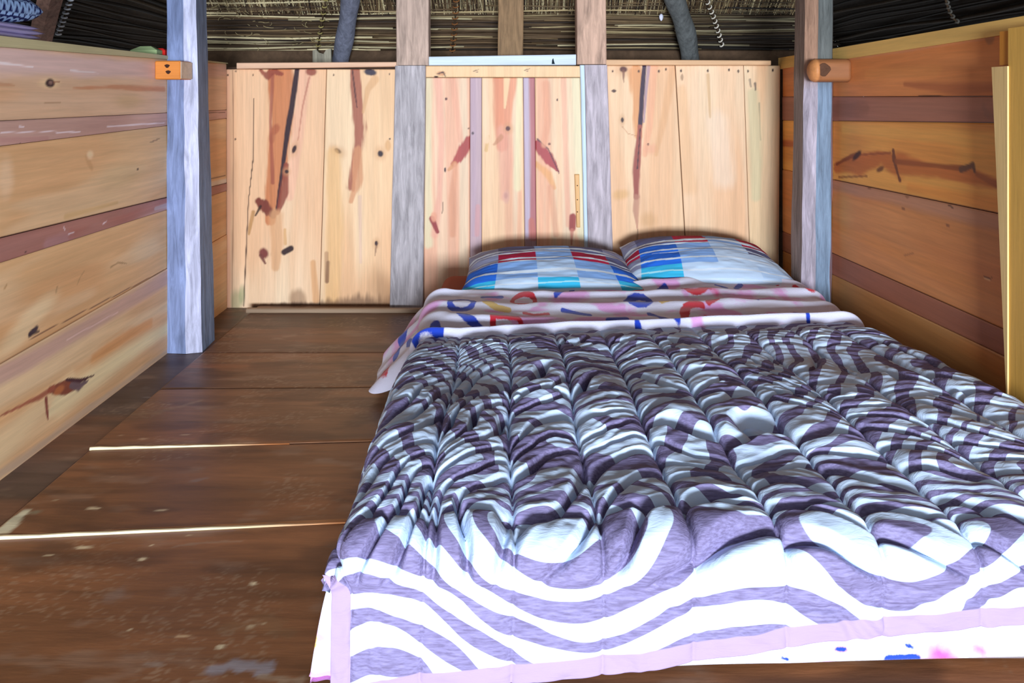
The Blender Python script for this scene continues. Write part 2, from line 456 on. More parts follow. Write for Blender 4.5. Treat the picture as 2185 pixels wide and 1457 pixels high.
# ---- the boarded door in the middle of the back wall
dq = []
xs_t = [906, 1003, 1028, 1116, 1141, 1238]; xs_b = [905, 1003, 1028, 1121, 1146, 1251]
dcol = [(230, 190, 158), (188, 158, 164), (232, 190, 150), (180, 150, 156), (232, 186, 148)]
for k in range(5):
    dq.append(bq((xs_t[k] + 0.4, 166), (xs_t[k + 1] - 0.4, 166), (xs_b[k + 1] - 0.4, 660), (xs_b[k] + 0.4, 660), 0.008, dcol[k]))
dq.append(bq((906, 141), (1247, 141), (1247, 165), (906, 165), 0.014, (234, 192, 146)))
def paint_door(u, v, k, base):
    c = np.repeat(lin(base)[None], len(u), 0)
    g = fbm(u * 34, v * 1.0, 51 + k, 3)
    c = c * (1 + (g - 0.5)[:, None] * np.array([0.1, 0.18, 0.24]))
    if k < 5 and k not in (1, 3):
        w = smooth(0.45, 0.62, fbm(u * 16, v * 0.7, 61 + k, 2))[:, None] * 0.55
        c = c * (1 - w) + lin((222, 152, 122)) * w
        w = smooth(0.52, 0.72, fbm(u * 20, v * 0.5, 71 + k, 2))[:, None] * 0.6
        c = c * (1 - w) + lin((226, 208, 176)) * w
    p = Paint(u, v, on_back, c, 80, 10)
    R, RD = (214, 140, 112), (160, 62, 58)
    if k == 0:
        p.stroke([(913, 168), (915, 520)], [9, 9], (220, 206, 168), 0.8, 0.5)
        p.stroke([(936, 168), (942, 300), (938, 420), (928, 500)], [8, 7, 6, 8], (226, 158, 136), 0.7, 0.5)
        p.stroke([(966, 168), (984, 300)], [8, 6], (222, 158, 130), 0.7, 0.5)
        p.stroke([(1002, 300), (985, 328), (968, 350)], [11, 12, 7], (168, 66, 60), 1, 0.25, 0.8)
        p.stroke([(970, 350), (958, 362)], [7, 3], (206, 140, 92), 0.8); p.stroke([(972, 352), (966, 420), (966, 500)], [5, 8, 6], (212, 146, 112), 0.8, 0.5)
        p.stroke([(922, 466), (934, 494)], [6, 4], (146, 54, 54), 1, 0.3, 0.4); p.spot(926, 462, 6, 10, (220, 150, 120), 0, 0.8)
        p.spot(952, 211, 2.5, 3.5, (90, 44, 44)); p.spot(950, 362, 2.2, 5, (60, 32, 40)); p.stroke([(946, 430), (944, 455)], [0.8, 0.8], (80, 50, 40), 0.8); p.spot(1000, 274, 2, 2, (100, 60, 50))
    if k == 1:
        p.stroke([(1010, 168), (1012, 500)], [5, 5], (176, 148, 162), 0.6); p.spot(1009, 284, 2, 3, (80, 60, 70)); p.stroke([(1020, 440), (1018, 500)], [5, 5], (206, 148, 148), 0.7)
    if k == 2:
        p.stroke([(1065, 168), (1067, 260), (1072, 310)], [12, 12, 12], (212, 128, 92), 0.9, 0.4); p.stroke([(1096, 168), (1086, 230), (1078, 280)], [9, 8, 9], (220, 140, 104), 0.85, 0.4)
        p.stroke([(1082, 168), (1077, 230)], [7, 2], (236, 196, 150), 0.9, 0.3)
        p.stroke([(1074, 280), (1080, 340), (1076, 420)], [13, 15, 9], (218, 152, 128), 0.7, 0.5)
        p.knot(1084, 274, 5, 5, 0, (88, 36, 34)); p.stroke([(1054, 308), (1070, 292)], [3, 5], (184, 122, 84), 0.7, 0.5, 1.2); p.stroke([(1037, 320), (1042, 290)], [4, 3], (206, 160, 100), 0.7)
        p.spot(1079, 417, 4, 6, (150, 80, 84), 0, 0.7, 0.5); p.spot(1080, 420, 8, 14, (214, 160, 142), 0, 0.6)
        p.stroke([(1109, 168), (1104, 400)], [6, 8], (226, 212, 168), 0.7, 0.5); p.stroke([(1036, 168), (1038, 300)], [6, 6], (234, 196, 160), 0.8)
    if k == 3:
        p.stroke([(1122, 168), (1126, 500)], [5, 5], (186, 168, 186), 0.9, 0.4); p.stroke([(1135, 168), (1139, 330), (1138, 500)], [6, 6, 7], (176, 96, 98), 0.85, 0.4); p.stroke([(1134, 470), (1138, 505)], [6, 9], (186, 104, 90), 0.8)
    if k == 4:
        p.stroke([(1145, 308), (1168, 335), (1192, 366)], [9, 13, 2], (168, 62, 64), 1, 0.2, 0.6); p.stroke([(1146, 296), (1170, 318), (1193, 370)], [1.5, 1.5, 1], (84, 34, 50), 0.9)
        p.stroke([(1145, 350), (1170, 372), (1182, 400)], [6, 8, 4], (222, 156, 96), 0.8, 0.5)
        p.stroke([(1165, 180), (1168, 260), (1160, 310)], [8, 8, 6], (220, 150, 116), 0.7, 0.5); p.stroke([(1203, 168), (1206, 300), (1212, 480)], [6, 6, 5], (224, 158, 130), 0.7, 0.5)
        p.stroke([(1228, 168), (1234, 330), (1240, 500)], [9, 10, 9], (220, 208, 172), 0.8, 0.5); p.stroke([(1175, 400), (1186, 500)], [7, 6], (216, 150, 116), 0.7, 0.5)
        p.stroke([(1222, 462), (1220, 486)], [7, 7], (150, 62, 56), 1, 0.3); p.stroke([(1220, 490), (1219, 520)], [4, 2], (190, 110, 90), 0.8)
        p.spot(1189, 213, 1.8, 3.2, (90, 50, 46)); p.spot(1172, 307, 3, 3, (120, 70, 60))
    if k == 5:
        p.spot(942, 157, 10, 5, (196, 120, 72), 0, 0.7); p.stroke([(934, 158), (946, 154), (951, 163)], [1.2, 1.8, 1], (70, 40, 36), 0.9)
        p.spot(932, 164, 5, 1.6, (70, 42, 40)); p.stroke([(1021, 149), (1010, 152), (1020, 154)], 0.8, (80, 54, 44), 0.8); p.stroke([(1130, 147), (1118, 150), (1126, 152)], 0.8, (80, 54, 44), 0.8)
    return np.clip(p.c, 0.01, 0.95)
door = planks('door_1', dq, T_back, on_back, paint_door, M_wall_v, 0.004, 0.02)
mb = MB(); x0, z1, s_ = on_back(1226, 372, D - 0.02); x1, z0, _ = on_back(1236, 485, D - 0.02)
P4 = np.array([[x0, z1], [x1, z1], [x1 + 0.004, z0], [x0 + 0.010, z0]])
ins = np.array([[1, -1], [-1, -1], [-1, 1], [1, 1]]) * 0.0025
y_of = lambda q, y: np.stack([q[:, 0], np.full(4, y), q[:, 1]], -1)
loft(mb, [y_of(P4, D - 0.009), y_of(P4, D - 0.024), y_of(P4 + ins, D - 0.027)], lin((224, 172, 112)))
pull = mb.build('door_pull', M_wall_v, door); pull['label'] = 'thin nailed wooden pull strip'
mb = MB()
for py in (396, 426, 452):
    c = on_back(1232, py, D - 0.027); th = np.linspace(0, 2 * np.pi, 9)[:-1]
    loft(mb, [np.stack([c[0] + 0.003 * np.cos(th), np.full(8, y), c[1] + 0.003 * np.sin(th)], -1) for y in (D - 0.026, D - 0.0285)], lin((84, 60, 44)))
nh = mb.build('nail', M_dark, pull)

# ---- pale rails nailed along the top of the back wall
def rail_back(name, x0, x1, y0a, y0b, y1a, y1b, prot, cc, painter=None):
    """box whose front face runs between two slightly sloping edges"""
    Yf = D - prot
    n = 30; rings = []
    for t in np.linspace(0, 1, n):
        px = x0 + (x1 - x0) * t
        X, zt, _ = on_back(px, y0a + (y0b - y0a) * t, Yf); _, zb, _ = on_back(px, y1a + (y1b - y1a) * t, Yf)
        rings.append([(X, Yf + .003, zb), (X, Yf, zb + .003), (X, Yf, zt - .003), (X, Yf + .003, zt), (X, D + 0.03, zt), (X, D + 0.03, zb)])
    mb = MB(); loft(mb, rings, lin(cc)); o = mb.build(name, M_wood_x); o['kind'] = 'structure'; return o
rail_back('trim_1', 505, 850, 134, 132, 147, 142, 0.03, (222, 178, 148))
rail_back('trim_2', 1293, 1645, 127, 129, 139, 139, 0.03, (218, 172, 130))
tr = rail_back('trim_3', 909, 1229, 121, 116, 139.5, 138.5, 0.03, (206, 218, 232))
mb = MB(); c = on_back(1180, 133, D - 0.031)
loft(mb, [[(c[0] - .006, y, c[1] - .008), (c[0] + .009, y, c[1] - .008), (c[0] + .005, y, c[1] + .004), (c[0] + .001, y, c[1] + .02), (c[0] - .004, y, c[1] + .012)] for y in (D - .0295, D - .0312)], lin((22, 40, 48)))
mb.build('knot_hole', M_dark, tr)

# ================================================================== SIDE WALLS
T_left = lambda u, v, d: np.stack([XL + d, u, v], -1)
T_right = lambda u, v, d: np.stack([XR - d, u, v], -1)
def line_z(conv, p, q):
    a, b = conv(*p), conv(*q)
    return lambda Y: a[1] + (b[1] - a[1]) * (Y - a[0]) / (b[0] - a[0])
def side_quads(lines, bases, offs, ya, yb, yc):
    out = []
    for k in range(len(bases)):
        t, b = lines[k], lines[k + 1]; g = 0.0008
        for (y0, y1) in ((ya, yb), (yb, yc)):
            if y0 >= y1: continue
            out.append(([(y0, b(y0) + g), (y1, b(y1) + g), (y1, t(y1) - g), (y0, t(y0) - g)], offs[k], (k, bases[k])))
    return out
L = [line_z(on_left, (0, 100), (362, 127)), line_z(on_left, (0, 258), (358, 240.5)), line_z(on_left, (0, 312), (358, 268)),
     line_z(on_left, (0, 508), (358, 421)), line_z(on_left, (0, 561), (358, 447)), line_z(on_left, (0, 777), (358, 572)), lambda Y: -0.01 + 0 * Y]
lbase = [(202, 160, 124), (184, 140, 126), (206, 162, 110), (158, 100, 88), (204, 156, 102), (206, 166, 118)]
def paint_left(u, v, kk, base):
    k, b = base
    c = np.repeat(lin(b)[None], len(u), 0)
    g = fbm(u * 2.2, v * 26, 81 + k, 3); g2 = fbm(u * 1.6, v * 9, 91 + k, 2)
    c = c * (1 + (g - 0.5)[:, None] * np.array([0.16, 0.24, 0.36]))
    w = smooth(0.5, 0.72, g2)[:, None] * 0.45
    c = c * (1 - w) + lin((198, 138, 82) if k not in (1, 3) else (150, 104, 98)) * w
    w = smooth(0.55, 0.75, fbm(u * 2.4, v * 14, 101 + k, 2))[:, None] * 0.35
    c = c * (1 - w) + lin((214, 186, 146) if k not in (1, 3) else (198, 166, 158)) * w
    p = Paint(u, v, on_left, c, 10, 80)
    if k == 0:
        p.stroke([(0, 128), (120, 138), (355, 152)], [34, 24, 16], (198, 164, 160), 0.85, 0.5)
        p.stroke([(440, 150), (480, 152)], [14, 12], (196, 150, 136), 0.7, 0.5)
        p.stroke([(0, 134), (70, 143)], [3, 1], (222, 202, 204), 0.8, 0.5); p.stroke([(150, 150), (210, 156)], [2, 1], (220, 200, 200), 0.8)
        p.spot(107, 177, 22, 12, (222, 184, 134), 0, 0.7, 0.5); p.spot(107, 177, 10, 9.5, (58, 34, 38), 0, 1, 0.25, 0.4); p.spot(108, 176, 4, 4, (132, 96, 84), 0, 1, 0.4); p.stroke([(115, 176), (127, 175)], [2, 0.6], (140, 80, 50), 0.8)
        p.stroke([(155, 188), (240, 186), (350, 190)], [1.5, 6, 5], (186, 112, 66), 0.75, 0.5, 1.2)
        p.stroke([(0, 180), (30, 182)], [4, 2], (176, 116, 76), 0.6); p.spot(275, 215, 28, 14, (182, 146, 92), 0, 0.5, 0.6)
        p.stroke([(95, 220), (130, 219)], [1.4, 1], (150, 106, 70), 0.6)
        p.stroke([(0, 256.5), (358, 239)], 0.8, (80, 52, 44), 0.9, 0.3, 0.1)
    if k == 1:
        for a, b_ in (((0, 283), (120, 280)), ((120, 283), (170, 281)), ((228, 270), (350, 262)), ((40, 270), (50, 270))): p.stroke([a, b_], [1.4, 1.0], (220, 200, 206), 0.8, 0.5, 1.5)
        p.stroke([(0, 300), (100, 296)], [7, 5], (166, 112, 106), 0.6, 0.5); p.spot(43, 307, 2, 2, (80, 44, 44))
        p.stroke([(445, 240.5), (480, 240)], [1, 1], (110, 70, 56), 0.9); p.stroke([(446, 264), (480, 262)], [6, 6], (188, 118, 96), 0.7, 0.4)
    if k == 2:
        p.stroke([(185, 335), (196, 360)], [7, 5], (182, 128, 76), 0.6, 0.6, 1.0); p.spot(192, 330, 7, 9, (224, 190, 146), 0, 0.8, 0.5); p.spot(260, 375, 40, 22, (180, 150, 100), 0, 0.4, 0.7)
        p.spot(12, 380, 16, 40, (224, 186, 146), 0, 0.6, 0.6); p.spot(330, 300, 12, 1.6, (120, 84, 60), 8, 0.7); p.spot(294, 361, 2, 2.4, (90, 60, 44))
        p.stroke([(140, 462), (250, 432)], [6, 4], (186, 142, 74), 0.5, 0.6)
        p.stroke([(0, 508), (358, 421)], [1.2, 1], (84, 46, 40), 1, 0.3, 0.1)
        p.stroke([(449, 381), (481, 375)], [1, 1], (100, 64, 48), 0.9); p.stroke([(447, 398), (482, 393)], [11, 11], (206, 190, 172), 0.95, 0.25)
    if k == 3:
        p.stroke([(100, 520), (150, 505)], [12, 9], (168, 118, 122), 0.6, 0.6, 1.2); p.stroke([(150, 500), (200, 490), (355, 432)], [10, 9, 8], (160, 88, 74), 0.6, 0.5)
        for a, b_ in (((135, 485), (138, 492)), ((145, 500), (157, 495)), ((218, 478), (226, 472))): p.stroke([a, b_], [1.6, 1], (214, 190, 196), 0.8)
        p.spot(53, 538, 2, 2, (70, 40, 44)); p.stroke([(330, 445), (356, 438)], [4, 5], (176, 160, 164), 0.6)
    if k == 4:
        p.stroke([(236, 570), (252, 560), (270, 562)], [1.5, 2, 1], (146, 104, 58), 0.8, 0.5, 1.2); p.stroke([(164, 608), (172, 590), (180, 578)], [1.2, 1.4, 1], (160, 116, 66), 0.7); p.stroke([(120, 622), (122, 612)], [3, 2], (146, 100, 54), 0.7)
        p.stroke([(10, 615), (14, 608)], [3, 2], (160, 110, 60), 0.6); p.spot(310, 530, 30, 26, (206, 178, 140), 0, 0.5, 0.6)
        p.spot(60, 690, 60, 24, (222, 196, 150), 20, 0.6, 0.6); p.stroke([(64, 712), (78, 700)], [6, 6], (64, 48, 56), 1, 0.3, 0.8); p.stroke([(62, 716), (84, 706)], [2.5, 2], (50, 36, 44), 0.9)
        p.stroke([(60, 725), (358, 573)], [1.2, 1], (104, 60, 46), 0.9, 0.3, 0.1)
    if k == 5:
        p.stroke([(0, 800), (100, 748), (358, 590)], [22, 20, 16], (182, 140, 126), 0.85, 0.5); p.stroke([(0, 772), (35, 745)], [5, 5], (92, 56, 52), 0.8, 0.4, 1.4)
        p.stroke([(140, 725), (250, 665)], [1.6, 1.2], (214, 176, 166), 0.7)
        p.stroke([(0, 890), (170, 790), (350, 680)], [20, 18, 16], (204, 142, 78), 0.55, 0.7); p.stroke([(200, 765), (260, 720), (320, 690)], [14, 16, 8], (202, 132, 62), 0.7, 0.6, 1.2)
        p.stroke([(150, 800), (100, 850), (0, 960)], [12, 20, 30], (222, 190, 140), 0.5, 0.7)
        p.stroke([(105, 880), (130, 850), (260, 760), (356, 700)], [10, 30, 18, 12], (220, 200, 150), 0.65, 0.7)
        p.stroke([(104, 830), (140, 826), (164, 822)], [7, 15, 9], (128, 64, 42), 1, 0.25, 0.9); p.stroke([(140, 810), (170, 812), (200, 800)], [3, 5, 0.8], (72, 40, 46), 1, 0.3, 0.8); p.stroke([(150, 822), (166, 826), (186, 812)], [6, 9, 2], (104, 80, 84), 1, 0.3, 0.6)
        p.stroke([(112, 826), (80, 848), (30, 872), (0, 886)], [6, 6, 3, 2], (150, 74, 50), 0.9, 0.4, 0.9); p.stroke([(96, 850), (98, 875), (100, 895)], [4, 5, 1.5], (128, 52, 44), 0.95, 0.4, 0.6); p.spot(124, 832, 10, 8, (176, 96, 44), 0, 0.9, 0.4)
        p.stroke([(0, 1012), (200, 865), (356, 748)], [9, 8, 5], (150, 138, 130), 0.45, 0.7, 1.4); p.stroke([(23, 852), (23, 880)], [0.8, 0.8], (230, 200, 170), 0.7)
    return np.clip((p.c * .86 + .14 * p.c.mean(1, keepdims=True)) * 1.45, 0.01, 0.95)
planks('wall_left', side_quads(L, lbase, [0.0, .001, 0.0, .002, 0.0, .003], 1.2, D, D), T_left, on_left, paint_left, M_wall_h, 0.0045, 0.022)
R = [line_z(on_right, (1780, 128), (2140, 72)), line_z(on_right, (1780, 206), (2120, 205)), line_z(on_right, (1782, 258), (2125, 262)),
     line_z(on_right, (1780, 384), (2130, 456)), line_z(on_right, (1775, 540), (2145, 704)), line_z(on_right, (1777, 586), (1995, 690)), lambda Y: -0.01 + 0 * Y]
rbase = [(196, 122, 70), (148, 96, 78), (208, 146, 72), (188, 124, 74), (142, 88, 66), (160, 112, 64)]
def paint_right(u, v, kk, base):
    k, b = base
    c = np.repeat(lin(b)[None], len(u), 0)
    g = fbm(u * 2.2, v * 26, 121 + k, 3); g2 = fbm(u * 1.6, v * 9, 131 + k, 2)
    c = c * (1 + (g - 0.5)[:, None] * np.array([0.16, 0.24, 0.34]))
    w = smooth(0.5, 0.72, g2)[:, None] * 0.4
    c = c * (1 - w) + lin((182, 104, 50) if k not in (1, 4) else (126, 78, 66)) * w
    p = Paint(u, v, on_right, c, 10, 80)
    if k == 0:
        p.stroke([(1790, 125), (2120, 72)], [7, 9], (176, 124, 92), 0.8, 0.4); p.stroke([(1960, 98), (2095, 76)], [1.6, 2.4], (112, 66, 42), 0.8, 0.4, 1.2)
        p.stroke([(1930, 180), (2050, 190), (2120, 188)], [5, 14, 12], (154, 84, 52), 0.75, 0.6); p.stroke([(1960, 206), (2020, 203)], [3, 1], (60, 34, 26), 0.95, 0.3, 0.8)
        p.spot(2112, 80, 10, 14, (120, 84, 62), 0, 0.6); p.stroke([(1850, 160), (2000, 150)], [10, 14], (206, 134, 74), 0.5, 0.7)
        p.stroke([(1668, 150), (1698, 150)], [20, 20], (182, 112, 76), 0.6, 0.6)
    if k == 1:
        p.stroke([(1785, 232), (1850, 232)], [18, 12], (126, 80, 62), 0.6, 0.6, 1.2); p.stroke([(2100, 230), (2115, 250)], [8, 8], (130, 88, 76), 0.6, 0.6, 1.2)
        p.stroke([(1790, 257), (2120, 261)], 1.2, (104, 58, 40), 0.8, 0.3, 0.3)
    if k == 2:
        p.stroke([(1785, 356), (1830, 352), (1880, 336), (1915, 352), (2000, 366), (2070, 376), (2128, 392)], [12, 22, 14, 26, 12, 20, 10], (170, 88, 42), 0.85, 0.4, 0.8)
        p.stroke([(1785, 350), (1815, 334), (1835, 328)], [3, 5, 5], (122, 58, 30), 0.9, 0.4, 0.8); p.spot(1828, 332, 10, 6, (70, 36, 26), 30, 1, 0.4)
        p.stroke([(1838, 330), (1900, 326)], [2, 3], (140, 70, 38), 0.9); p.stroke([(1906, 322), (1908, 342), (1916, 372), (1920, 384)], [5, 7, 4, 5], (104, 54, 34), 1, 0.35, 0.8)
        p.stroke([(1912, 345), (1990, 352), (2060, 360)], [6, 5, 6], (132, 66, 34), 0.9, 0.4); p.stroke([(2050, 362), (2076, 352), (2080, 366)], [6, 7, 4], (96, 60, 46), 1, 0.35, 0.8)
        p.spot(1878, 361, 8, 5, (96, 48, 30), 20, 0.9, 0.4); p.stroke([(2084, 372), (2128, 394)], [5, 9], (142, 76, 40), 0.8, 0.5, 1); p.stroke([(1790, 378), (1850, 376)], [3, 2], (120, 60, 32), 0.7)
        p.stroke([(1800, 275), (2120, 300)], [9, 16], (214, 156, 80), 0.6, 0.6); p.stroke([(1940, 400), (2125, 436)], [10, 16], (204, 126, 56), 0.6, 0.6)
        p.stroke([(1780, 383), (2130, 455)], 1.1, (80, 38, 24), 1, 0.3, 0.1)
        p.stroke([(1664, 305), (1698, 307)], [7, 7], (168, 84, 44), 0.9, 0.3)
    if k == 3:
        p.stroke([(1782, 396), (1900, 420), (2125, 470)], [12, 14, 20], (164, 118, 96), 0.75, 0.6); p.spot(1795, 450, 20, 40, (190, 138, 84), 0, 0.5, 0.7)
        for x, y in ((1855, 401), (1936, 420), (1928, 445), (2023, 481)): p.spot(x, y, 4, 3, (130, 80, 52), 0, 0.9)
        p.stroke([(2022, 436), (2034, 443)], [1.2, 2], (70, 40, 30), 0.9); p.stroke([(2098, 587), (2108, 594), (2117, 593)], [1.2, 2.2, 1.2], (110, 60, 34), 1); p.stroke([(2100, 592), (2114, 599)], [1, 1], (226, 180, 130), 0.8)
        p.stroke([(1780, 480), (2140, 640)], [8, 24], (196, 126, 66), 0.5, 0.7); p.stroke([(1775, 539), (2145, 702)], 1.2, (74, 40, 28), 1, 0.3, 0.1); p.stroke([(1930, 545), (1950, 540)], [2, 2], (150, 92, 54), 0.7)
    return np.clip(p.c * 1.45, 0.01, 0.95)
planks('wall_right', side_quads(R, rbase, [0.0, .002, 0.0, .001, .001, 0.0], 1.2, D, D), T_right, on_right, paint_right, M_wall_h, 0.0045, 0.022)
# cap rails on the side walls, wide enough to be a ledge behind
mb = MB()
loft(mb, [[(XL + .006, y, L[0](y)), (XL + .006, y, 1.1575), (XL - .30, y, 1.1575), (XL - .30, y, L[0](y))] for y in np.linspace(1.0, D - .0, 40)], lin((196, 184, 142)))
tag(mb.build('trim_4', M_wall_h), kind='structure')
mb = MB()
zt = line_z(on_right, (1760, 107.5), (2185, 35))
loft(mb, [[(XR - .008, y, R[0](y) - .004), (XR - .008, y, zt(y)), (XR + .2, y, zt(y)), (XR + .2, y, R[0](y) - .004)] for y in np.linspace(1.0, D + .03, 40)], lin((240, 194, 112)))
tag(mb.build('trim_5', M_wall_h), kind='structure')
# the wall stud in the right foreground, with its notched cover strip
mb = MB()
XF = XR - .05
yof = lambda px: F * XF / (px - CX)
yA = yof(2151)
loft(mb, [[(XF, yA, z), (XF, yA - .14, z), (XR + .03, yA - .14, z), (XR + .03, yA, z)] for z in np.linspace(0, float(zt(1.8)) - .032, 12)], lin((222, 172, 84)))
stud = tag(mb.build('wall_stud', M_wall_v), 'yellow upright wall stud at the right edge beside the bed foot', 'wall stud')
mb = MB()
def stripring(z):
    y1 = yof(2119 + 31 * (1.075 - z) / .82)
    return [(XF - .004, yA - .003, z), (XF - .004, y1, z), (XR - .0005, y1 + .004, z), (XR - .0005, yA - .003, z)]
loft(mb, [stripring(z) for z in np.linspace(0.0, 1.075, 10)], lin((230, 194, 132)))
cs = mb.build('cover_strip', M_wall_v, stud); cs['label'] = 'pale strip nailed along the stud'
mb = MB(); y1 = yof(2128)
loft(mb, [[(XF + .006, yA - .003, z), (XF + .006, y1, z), (XR - .0005, y1, z), (XR - .0005, yA - .003, z)] for z in np.linspace(1.079, 1.165, 4)], lin((214, 140, 52)))
cs = mb.build('packing_piece', M_wall_v, stud); cs['label'] = 'short orange piece above the strip'

# ================================================================== FLOOR
T_floor = lambda u, v, d: np.stack([u, v, d], -1)
def fl(p, q):   # a board joint through two photo points on the floor
    a, b = on_level(*p), on_level(*q)
    return lambda X: a[1] + (b[1] - a[1]) * (X - a[0]) / (b[0] - a[0])
J = [lambda X: 1.0 + 0 * X, fl((60, 1146), (755, 1114)), fl((195, 962), (580, 951)), lambda X: 2.5 + 0.02 * X, lambda X: 2.826 + 0 * X, lambda X: D + .02 + 0 * X]
XS, XE = -1.172, 1.33
fq = []
foff = [0.0, .005, .009, .0095, .010]
fbase = [(124, 80, 50), (116, 76, 48), (116, 80, 54), (110, 76, 52), (96, 66, 48)]
for k in range(5):
    a, b = J[k], J[k + 1]
    fq.append(([(XS, a(XS) + .001), (XE, a(XE) + .001), (XE, b(XE) - .001), (XS, b(XS) - .001)], foff[k], (k, fbase[k])))
fq.append(([(XL - .02, 0.4), (XS - .003, 0.4), (XS - .006, D + .02), (XL - .02, D + .02)], -.004, (5, (84, 66, 58))))
fq.append(([(XS, -1.2), (XE, -1.2), (XE, .999), (XS, .999)], 0.0, (6, (124, 80, 50))))
def paint_floor(u, v, kk, base):
    k, b = base
    c = np.repeat(lin(b)[None], len(u), 0)
    g = fbm(u * 1.6, v * 14, 151 + k, 3); g2 = fbm(u * 1.3, v * 4, 161 + k, 3)
    c = c * (1 + (g - 0.5)[:, None] * 0.8) * (1 + (g2 - 0.5)[:, None] * 0.9)
    w = smooth(0.5, 0.75, fbm(u * 1.2, v * 6, 171 + k, 3))[:, None] * 0.5
    c = c * (1 - w) + lin((144, 90, 56)) * w
    w = smooth(.60, .80, fbm(u * 9, v * 22, 181 + k, 4))[:, None] * .35
    c = c * (1 - w) + lin((150, 124, 104)) * w
    w = smooth(.70, .78, noise(u * 130, v * 260, 191)) * smooth(.5, .7, fbm(u * 7, v * 7, 193, 2)); w = w[:, None] * .22
    c = c * (1 - w) + lin((186, 164, 136)) * w
    w = smooth(.58, .75, fbm(u * 5, v * 12, 195 + k, 3))[:, None] * .5
    c = c * (1 - w) + lin((66, 42, 30)) * w
    p = Paint(u, v, on_level, c)
    CR = (214, 196, 160)
    if k == 0:
        for x, y, rx, ry in ((175, 1168, 17, 5), (105, 1184, 10, 3), (302, 1192, 8, 5), (402, 1141, 9, 2), (388, 1150, 5, 1.6), (322, 1163, 4, 2), (540, 1245, 7, 4), (497, 1236, 3, 2), (470, 1380, 8, 5), (534, 1337, 8, 3), (560, 1331, 5, 3), (242, 1346, 4, 3), (275, 1345, 3, 3)):
            p.spot(x, y, rx, ry, CR, 0, 0.9, 0.4, 1.2)
        p.stroke([(372, 1166), (410, 1160), (480, 1155), (530, 1156)], [2, 3, 3, 1.5], (150, 120, 96), 0.6, 0.6, 2.5)
        p.stroke([(380, 1358), (425, 1358)], [1.6, 1.2], (206, 170, 130), 0.9); p.spot(245, 1270, 22, 22, (132, 112, 100), 0, 0.55, 0.7, 2)
        p.stroke([(448, 1428), (500, 1422), (570, 1424)], [14, 16, 14], (140, 132, 136), 0.85, 0.5, 2.4); p.stroke([(310, 1415), (345, 1420)], [5, 6], (150, 130, 116), 0.6, 0.6, 2.5); p.stroke([(560, 1445), (640, 1452)], [7, 9], (150, 128, 104), 0.6, 0.6, 2.6)
        p.stroke([(0, 1153), (160, 1146), (500, 1132)], [6, 8, 3], (128, 92, 92), 0.6, 0.6, 1.0)
        p.stroke([(480, 1340), (560, 1330), (620, 1350)], [12, 22, 14], (126, 92, 62), 0.5, 0.7, 2)
    if k == 1:
        for x, y, rx, ry, a in ((199, 1089, 13, 5, .95), (344, 1093, 14, 4, .7), (240, 1020, 3, 2, .8), (118, 1072, 4, 2, .7)): p.spot(x, y, rx, ry, CR, 0, a, 0.4, 1.0)
        p.stroke([(6, 1138), (34, 1112), (52, 1098)], [14, 15, 10], (206, 204, 176), 0.95, 0.35, 1.0); p.spot(42, 1117, 5, 2.4, (40, 36, 34)); p.spot(75, 1098, 14, 7, (130, 134, 110), 0, 0.6, 0.6, 1.6)
        p.stroke([(410, 1030), (440, 1025)], [5, 4], (130, 116, 110), 0.5, 0.7, 2.4); p.stroke([(100, 1045), (230, 1050)], [6, 8], (126, 88, 60), 0.6, 0.7, 2)
        p.stroke([(200, 968), (420, 960)], [5, 2], (110, 66, 58), 0.6, 0.6)
    if k == 2:
        for x, y, rx, ry in ((304, 943, 9, 2.5), (258, 936, 6, 2.5), (395, 934, 9, 2)): p.spot(x, y, rx, ry, (190, 160, 128), 0, 0.8, 0.5, 1.0)
        p.stroke([(290, 890), (340, 885), (430, 860)], [6, 8, 5], (132, 104, 76), 0.6, 0.7, 2.2); p.stroke([(330, 845), (540, 826)], [2, 1.5], (134, 96, 66), 0.5, 0.6, 2)
    if k == 5:
        p.spot(318, 845, 12, 3, (140, 130, 126), 0, 0.8, 0.5, 1.4); p.spot(310, 825, 10, 7, (92, 78, 72), 0, 0.6, 0.6, 2); p.stroke([(490, 708), (520, 670)], [2, 2], (116, 92, 78), 0.6, 0.6, 1.5)
    return np.clip(p.c * (1.25 if k < 5 else 1.05), 0.004, 0.95)
planks('floor', fq, T_floor, on_level, paint_floor, M_floor, 0.0065, 0.03)
# bare front edges of the two floor sheets, catching the light
def edge_strip(name, j, X0, X1, z0, h0, h1):
    rings = []
    for t in np.linspace(0, 1, 24):
        X = X0 + (X1 - X0) * t; h = (h0 + (h1 - h0) * t) * (1 + .15 * math.sin(t * 37)); y = j(X)
        rings.append([(X, y - .005 * (1 - .5 * t), z0 - .001), (X, y - .003, z0 + h), (X, y + .002, z0 + h), (X, y + .002, z0 - .001)])
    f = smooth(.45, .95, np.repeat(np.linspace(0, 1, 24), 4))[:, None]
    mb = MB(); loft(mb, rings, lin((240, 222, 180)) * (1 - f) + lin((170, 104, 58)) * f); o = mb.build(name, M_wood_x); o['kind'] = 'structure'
edge_strip('trim_6', J[1], XS, -0.30, 0.0, .006, .0025)
edge_strip('trim_7', J[2], XS, -0.62, 0.005, .006, .0015)
mb = MB(); cbox(mb, -1.19, 1.28, 3.335, 3.36, .008, .030, .004, lin((150, 124, 100)))
tag(mb.build('baseboard_back', M_wood_x), kind='structure')
